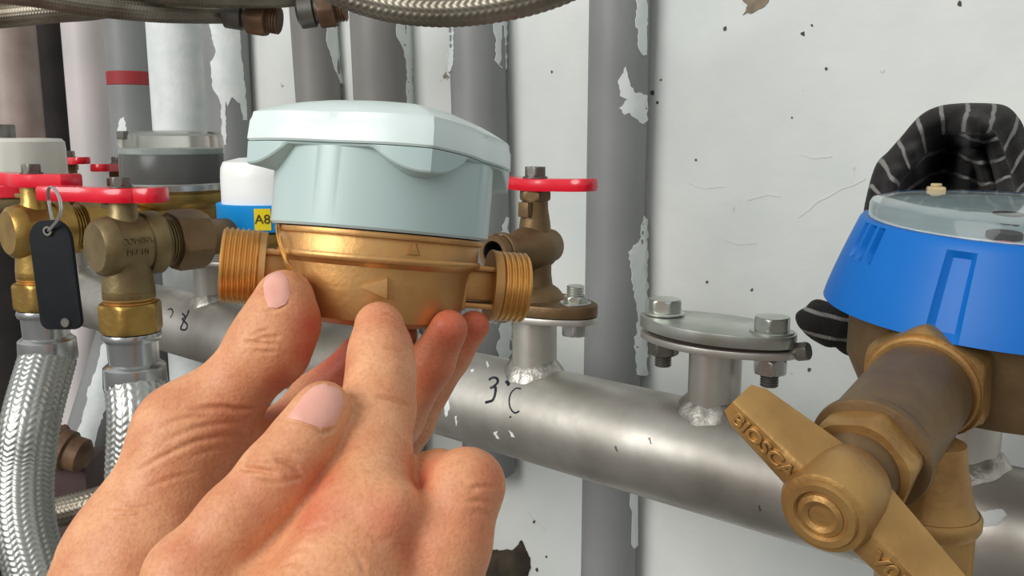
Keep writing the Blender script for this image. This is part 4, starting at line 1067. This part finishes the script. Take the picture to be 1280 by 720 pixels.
    lid = [ring(lambda th: rl(th)*0.9, lambda th: Zs + 0.0003), ring(lambda th: rl(th) - 0.0006, lambda th: Zs + 0.0003), ring(lambda th: rl(th), lambda th: Zs + 0.0009), ring(lambda th: rl(th) - 0.0004, lambda th: ZT - 0.0022),
           ring(lambda th: rl(th) - 0.0010, lambda th: ZT - 0.0009), ] + [ring(lambda th, f=f: max(0.0002, f*(rl(th)*f + 0.0385*(1 - f))), lambda th, f=f: ZT + 0.0078*(1 - f**3.2)) for f in (0.975, 0.93, 0.87, 0.80, 0.71, 0.6, 0.46, 0.3, 0.12, 0.0)]
    mb = MB(); mb.grid(lid); mb.build('lid', M_LID, t, smooth=32)
    # sealing wire looped down to the inlet neck
    w = smooth_path([(-0.0330, -0.0100, 0.0142), (-0.0322, -0.0170, 0.0100), (-0.0295, -0.0190, 0.0030), (-0.0270, -0.0180, -0.0010)], 10)
    MB().tube(w, 0.00035, 8).build('sealing_wire', M_BRASST, t)
    MB().tube([p + Vector((0.0007, -0.0003, 0.0004*math.sin(i*0.9))) for i, p in enumerate(w)], 0.00035, 8).build('sealing_wire', M_BRASST, t)
    return t
held_meter()

# ------------------------------------------------------------------ hands
L_palm = [[(150, 1000, 0.245, 135), (160, 830, 0.248, 125), (186, 705, 0.252, 98), (238, 548, 0.256, 60)],
          [(190, 960, 0.262, 120), (230, 800, 0.268, 100), (300, 640, 0.276, 70), (345, 572, 0.284, 46)],
          [(238, 548, 0.256, 56), (312, 568, 0.272, 48)],
          [(250, 860, 0.285, 100), (330, 740, 0.290, 74), (400, 640, 0.292, 44)],
          [(300, 860, 0.300, 80), (380, 740, 0.303, 56), (430, 660, 0.304, 40)]]
L_dig = [[(238, 540, 0.256, 57), (292, 486, 0.257, 43), (336, 434, 0.256, 50), (352, 402, 0.258, 46), (356, 373, 0.261, 36)],
         [(345, 572, 0.284, 44), (398, 502, 0.291, 36), (458, 448, 0.289, 31), (496, 418, 0.285, 26)],
         [(410, 640, 0.290, 40), (496, 524, 0.282, 32), (538, 455, 0.276, 28), (561, 411, 0.2715, 24)],
         [(430, 660, 0.302, 38), (512, 530, 0.296, 28), (562, 444, 0.291, 25), (592, 408, 0.2875, 20)],
         [(430, 680, 0.312, 34), (480, 610, 0.314, 26), (500, 560, 0.310, 22)]]
L_cr = [([(322, 423), (334, 421), (350, 422)], 0.0009, 0.00055), ([(306, 427), (322, 429), (344, 431)], 0.0010, 0.00055), ([(312, 419), (326, 415), (338, 413)], 0.0006, 0.0005),
        ([(328, 386), (340, 388), (352, 383), (362, 376)], 0.0005, 0.0005), ([(318, 438), (332, 440), (346, 439)], 0.0005, 0.0005),
        ([(320, 511), (300, 512), (272, 509), (240, 512)], 0.0010, 0.0007), ([(308, 528), (280, 529), (245, 535), (205, 552)], 0.0005, 0.0006),
        ([(318, 546), (285, 545), (245, 552), (205, 570), (170, 590)], 0.0006, 0.0006), ([(190, 632), (165, 636), (135, 634)], 0.0004, 0.0006),
        ([(180, 642), (160, 646), (140, 645)], 0.0004, 0.0006), ([(260, 520), (225, 524), (195, 538)], 0.0004, 0.0006), ([(250, 590), (215, 598), (180, 612)], 0.0003, 0.0006),
        ([(290, 560), (262, 564), (236, 572)], 0.0003, 0.0006), ([(176, 560), (160, 574), (150, 590)], 0.0003, 0.0006)]
L_fl = [(392, 405, 34, 0.8), (385, 440, 34, 0.75), (350, 480, 36, 0.55), (350, 520, 40, 0.5), (566, 400, 60, 0.72), (535, 470, 60, 0.55), (420, 450, 46, 0.85), (598, 400, 40, 0.8), (300, 520, 50, 0.3), (320, 600, 50, 0.3)]  # includes painted shade on the thumb's right side and the index finger
L_nail = [[(331, 372), (329, 358), (332, 346), (340, 339), (350, 339), (358, 346), (362, 358), (362, 370), (357, 380), (346, 385), (336, 384)]]
make_hand('left_hand', 'bare left hand holding the brass water meter between thumb and fingers', L_palm, L_dig, L_cr, L_fl, L_nail)

R_palm = [[(330, 1000, 0.195, 190), (370, 860, 0.200, 130), (430, 730, 0.208, 84), (455, 650, 0.214, 64)],
          [(300, 1000, 0.195, 170), (250, 830, 0.203, 90), (240, 722, 0.208, 60)],
          [(250, 790, 0.209, 66), (345, 735, 0.2135, 56), (410, 680, 0.216, 52)],
          [(420, 960, 0.200, 150), (500, 820, 0.208, 80), (545, 745, 0.212, 56)]]
R_dig = [[(455, 650, 0.214, 62), (466, 570, 0.226, 46), (472, 512, 0.235, 45), (476, 470, 0.241, 41), (476, 440, 0.245, 38), (474, 408, 0.250, 31)],
         [(240, 722, 0.208, 57), (296, 652, 0.212, 47), (348, 594, 0.216, 46), (380, 550, 0.219, 40), (400, 516, 0.222, 33), (405, 508, 0.2225, 30)],
         [(545, 745, 0.212, 52), (562, 680, 0.213, 50), (584, 607, 0.216, 44), (548, 606, 0.232, 41), (500, 608, 0.246, 36), (490, 660, 0.248, 33)],
         [(575, 850, 0.214, 60), (600, 780, 0.220, 44), (560, 770, 0.240, 38)]]
R_cr = [([(512, 508), (498, 502), (484, 497), (470, 495)], 0.0009, 0.00055), ([(436, 500), (452, 494), (466, 492)], 0.0004, 0.0005), ([(508, 442), (495, 437), (480, 434)], 0.0004, 0.0005), ([(444, 512), (462, 508), (480, 508)], 0.0003, 0.0005),
        ([(344, 574), (362, 580), (376, 591)], 0.0010, 0.00055), ([(300, 585), (322, 587), (346, 592)], 0.0011, 0.00055), ([(338, 562), (355, 566), (372, 572)], 0.0006, 0.0005), ([(318, 600), (336, 603), (354, 605)], 0.0005, 0.0005), ([(356, 598), (368, 600), (378, 596)], 0.0006, 0.0005),
        ([(356, 525), (375, 528), (392, 533), (404, 540), (418, 535)], 0.0006, 0.0005), ([(402, 541), (412, 539), (420, 533)], 0.0005, 0.0005),
        ([(480, 391), (488, 393), (498, 399)], 0.0007, 0.0005),
        ([(382, 664), (396, 658), (408, 656)], 0.0004, 0.0006), ([(364, 690), (378, 684), (392, 686)], 0.0004, 0.0006), ([(352, 706), (366, 702), (380, 706)], 0.0004, 0.0006),
        ([(588, 612), (602, 608), (618, 610)], 0.0005, 0.0005), ([(585, 628), (598, 626), (614, 630)], 0.0005, 0.0005), ([(590, 640), (602, 642), (612, 646)], 0.0003, 0.0005),
        ([(442, 690), (452, 704), (456, 718)], 0.0003, 0.0006), ([(462, 668), (474, 676), (486, 674)], 0.0003, 0.0006)]
R_fl = [(490, 650, 40, 0.5), (505, 690, 40, 0.45), (480, 395, 36, 0.35), (375, 600, 36, 0.35), (390, 640, 40, 0.55), (400, 610, 30, 0.5), (600, 660, 44, 0.3), (530, 600, 34, 0.6), (330, 640, 40, 0.25), (612, 600, 30, 0.3), (230, 700, 40, 0.25)]  # includes reddish shading painted along the thumb's right side
R_nail = [[(359, 522), (368, 510), (380, 494), (392, 483), (405, 479), (418, 481), (427, 490), (429, 503), (425, 520), (417, 532), (405, 536), (390, 531), (375, 526)]]
make_hand('right_hand', 'bare right hand pointing its index finger at the arrow on the brass meter', R_palm, R_dig, R_cr, R_fl, R_nail, kp=0.0085, late={1: 0.0030, 2: 0.0045}, bumps=(((488, 640, 0.207, 34), 0.010),))

# ------------------------------------------------------------------ striped cloth bundled behind the blue meter
def cloth():
    base = P(1180, 440, .40)
    t = thing('striped_cloth', 'dark grey cloth with thin pale stripes bunched behind the blue meter', 'cloth', Matrix.Translation(base))
    # --- hood of cloth thrown over the valve: a folded sheet
    out = smooth_path([Vector((x, y, 0)) for x, y in ((1070, 345), (1078, 290), (1084, 250), (1096, 208), (1112, 190), (1128, 172), (1150, 147), (1172, 135), (1200, 131), (1235, 131), (1256, 134), (1270, 146), (1280, 165), (1296, 215), (1306, 290), (1310, 345))], 10)
    O = np.array([(p.x, p.y) for p in out]); L = np.concatenate([[0], np.cumsum(np.linalg.norm(np.diff(O, axis=0), axis=1))])
    ctr = np.array([1190.0, 330.0])
    nr, na = 90, len(O)
    ridges = [([(1215, 150), (1216, 180), (1226, 200), (1240, 240), (1262, 290)], 9, 0.018), ([(1208, 190), (1205, 230), (1192, 270), (1180, 300)], 12, 0.020), ([(1232, 158), (1246, 200), (1262, 250), (1285, 300)], 10, 0.014),
              ([(1140, 190), (1150, 225), (1146, 262), (1140, 300)], 8, 0.012), ([(1120, 215), (1112, 250), (1108, 300)], 9, 0.010), ([(1190, 262), (1215, 246), (1250, 240), (1290, 250)], 9, 0.010), ([(1195, 292), (1230, 272), (1270, 276)], 9, 0.010)]
    def segd(X, Y, pl):
        best = np.full(X.shape, 1e9)
        for (x0, y0), (x1, y1) in zip(pl[:-1], pl[1:]):
            dx, dy = x1-x0, y1-y0; h = np.clip(((X-x0)*dx + (Y-y0)*dy)/(dx*dx+dy*dy), 0, 1)
            best = np.minimum(best, np.hypot(X-x0-h*dx, Y-y0-h*dy))
        return best
    fr = np.linspace(0, 1, nr)[:, None]
    PX = O[None, :, 0]*(1-fr) + ctr[0]*fr; PY = O[None, :, 1]*(1-fr) + ctr[1]*fr
    dist = np.min(np.hypot(PX[:, :, None] - O[None, None, :, 0], PY[:, :, None] - O[None, None, :, 1]), 2)
    rim = 26.0
    S_ = 0.412 - 0.020*np.sqrt(np.clip(1 - ((np.minimum(dist, 2*rim) - rim)/rim)**2, 0, 1))         # rolled rim
    inner = np.clip((dist - rim*1.3)/20, 0, 1)
    S_ += inner*0.016 + 0.034*np.exp(-((PX-1178)/26)**2 - ((PY-205)/46)**2)
    for pl, w, a in ridges: S_ -= a*np.exp(-(segd(PX, PY, pl)/w)**2)*np.clip(dist/18, 0, 1)
    S_ += 0.0012*np.sin(PX*0.21 + PY*0.13)*np.sin(PY*0.17 - PX*0.05)
    A_ = (PX - 640)/F; B_ = -(PY - 360)/F
    V = np.stack([A_*S_, (CP + B_*SP)*S_, CAMZ + (-SP + B_*CP)*S_], -1).reshape(-1, 3)
    ii, jj = np.meshgrid(np.arange(nr-1), np.arange(na-1), indexing='ij')
    Q = np.stack([ii*na+jj, ii*na+jj+1, (ii+1)*na+jj+1, (ii+1)*na+jj], -1).reshape(-1, 4)
    strim = (L[None, :]/34.0 + 0.0*fr)
    stin = (PY + 0.22*(PX-1200)*np.where(PX > 1200, -0.4, 1.0) + 9*np.sin(PX*0.055))/27.0 + 0.3
    stripe = np.where(dist < 34, strim, stin).reshape(-1)
    me = np_mesh('hood', V - np.array(tuple(base)), Q)
    at = me.attributes.new('stripe', 'FLOAT', 'POINT'); at.data.foreach_set('value', stripe.astype(np.float32))
    me.materials.append(M_CLOTH); o = bpy.data.objects.new('hood', me); COL.objects.link(o); o.parent = t
    so = o.modifiers.new('thickness', 'SOLIDIFY'); so.thickness = 0.0014; so.offset = 0
    # --- loose end hanging out below the meter
    low = [[(1100, 360, .40, 34), (1062, 404, .395, 28), (1026, 402, .39, 24), (1018, 400, .39, 22)], [(1100, 424, .40, 26), (1066, 426, .395, 15), (1034, 414, .39, 17)],
           [(1100, 340, .41, 30), (1110, 400, .41, 30), (1180, 440, .41, 30), (1260, 490, .405, 30), (1296, 520, .40, 26)]]
    pts = []
    for ch in low:
        for j in ch:
            p, r = Pr(j); pts += [np.array(p) - r - .005, np.array(p) + r + .005]
    S = SDF(np.min(pts, 0), np.max(pts, 0), 0.0011); f = S.new()
    for ch in low:
        g = S.new()
        for a, b in zip(ch[:-1], ch[1:]):
            (pa, ra), (pb, rb) = Pr(a), Pr(b); S.cone(g, pa, ra, pb, rb, 0.004)
        f = smin(f, g, 0.0030)
    V, Q = surface_nets(f, S.lo, S.vox)
    n1 = np.cross(V[Q[:, 2]] - V[Q[:, 0]], V[Q[:, 3]] - V[Q[:, 1]]); Nn = np.zeros_like(V)
    for i in range(4): np.add.at(Nn, Q[:, i], n1)
    Nn /= np.linalg.norm(Nn, axis=1)[:, None] + 1e-12
    V = V + Nn * (np.sin(V[:, 0]*420 + V[:, 2]*260) * np.sin(V[:, 2]*330 - V[:, 1]*300) * 0.0012)[:, None]
    st = (V[:, 2] + 0.22*V[:, 0])/0.0095
    me = np_mesh('loose_end', V - np.array(tuple(base)), Q)
    at = me.attributes.new('stripe', 'FLOAT', 'POINT'); at.data.foreach_set('value', st.astype(np.float32))
    me.materials.append(M_CLOTH); o = bpy.data.objects.new('loose_end', me); COL.objects.link(o); o.parent = t
    a = P(1168, 262, .365)
    t = thing('valve_stem', 'beige square valve stem poking up between blue meter and cloth', 'valve stem', Matrix.Translation(a))
    MB().box(-0.0035, 0.0035, -0.0033, 0.0033, -0.02, 0.0095, Matrix.Translation(a) @ RZ(-20)).build('stem_block', M_GREASE, t, world=True, bevel=0.0008)
    MB().cyl(0.0022, 0.0095, 0.0108, Matrix.Translation(a), 20, 0.0003).build('stem_pin', M_GREASE, t, world=True)
cloth()
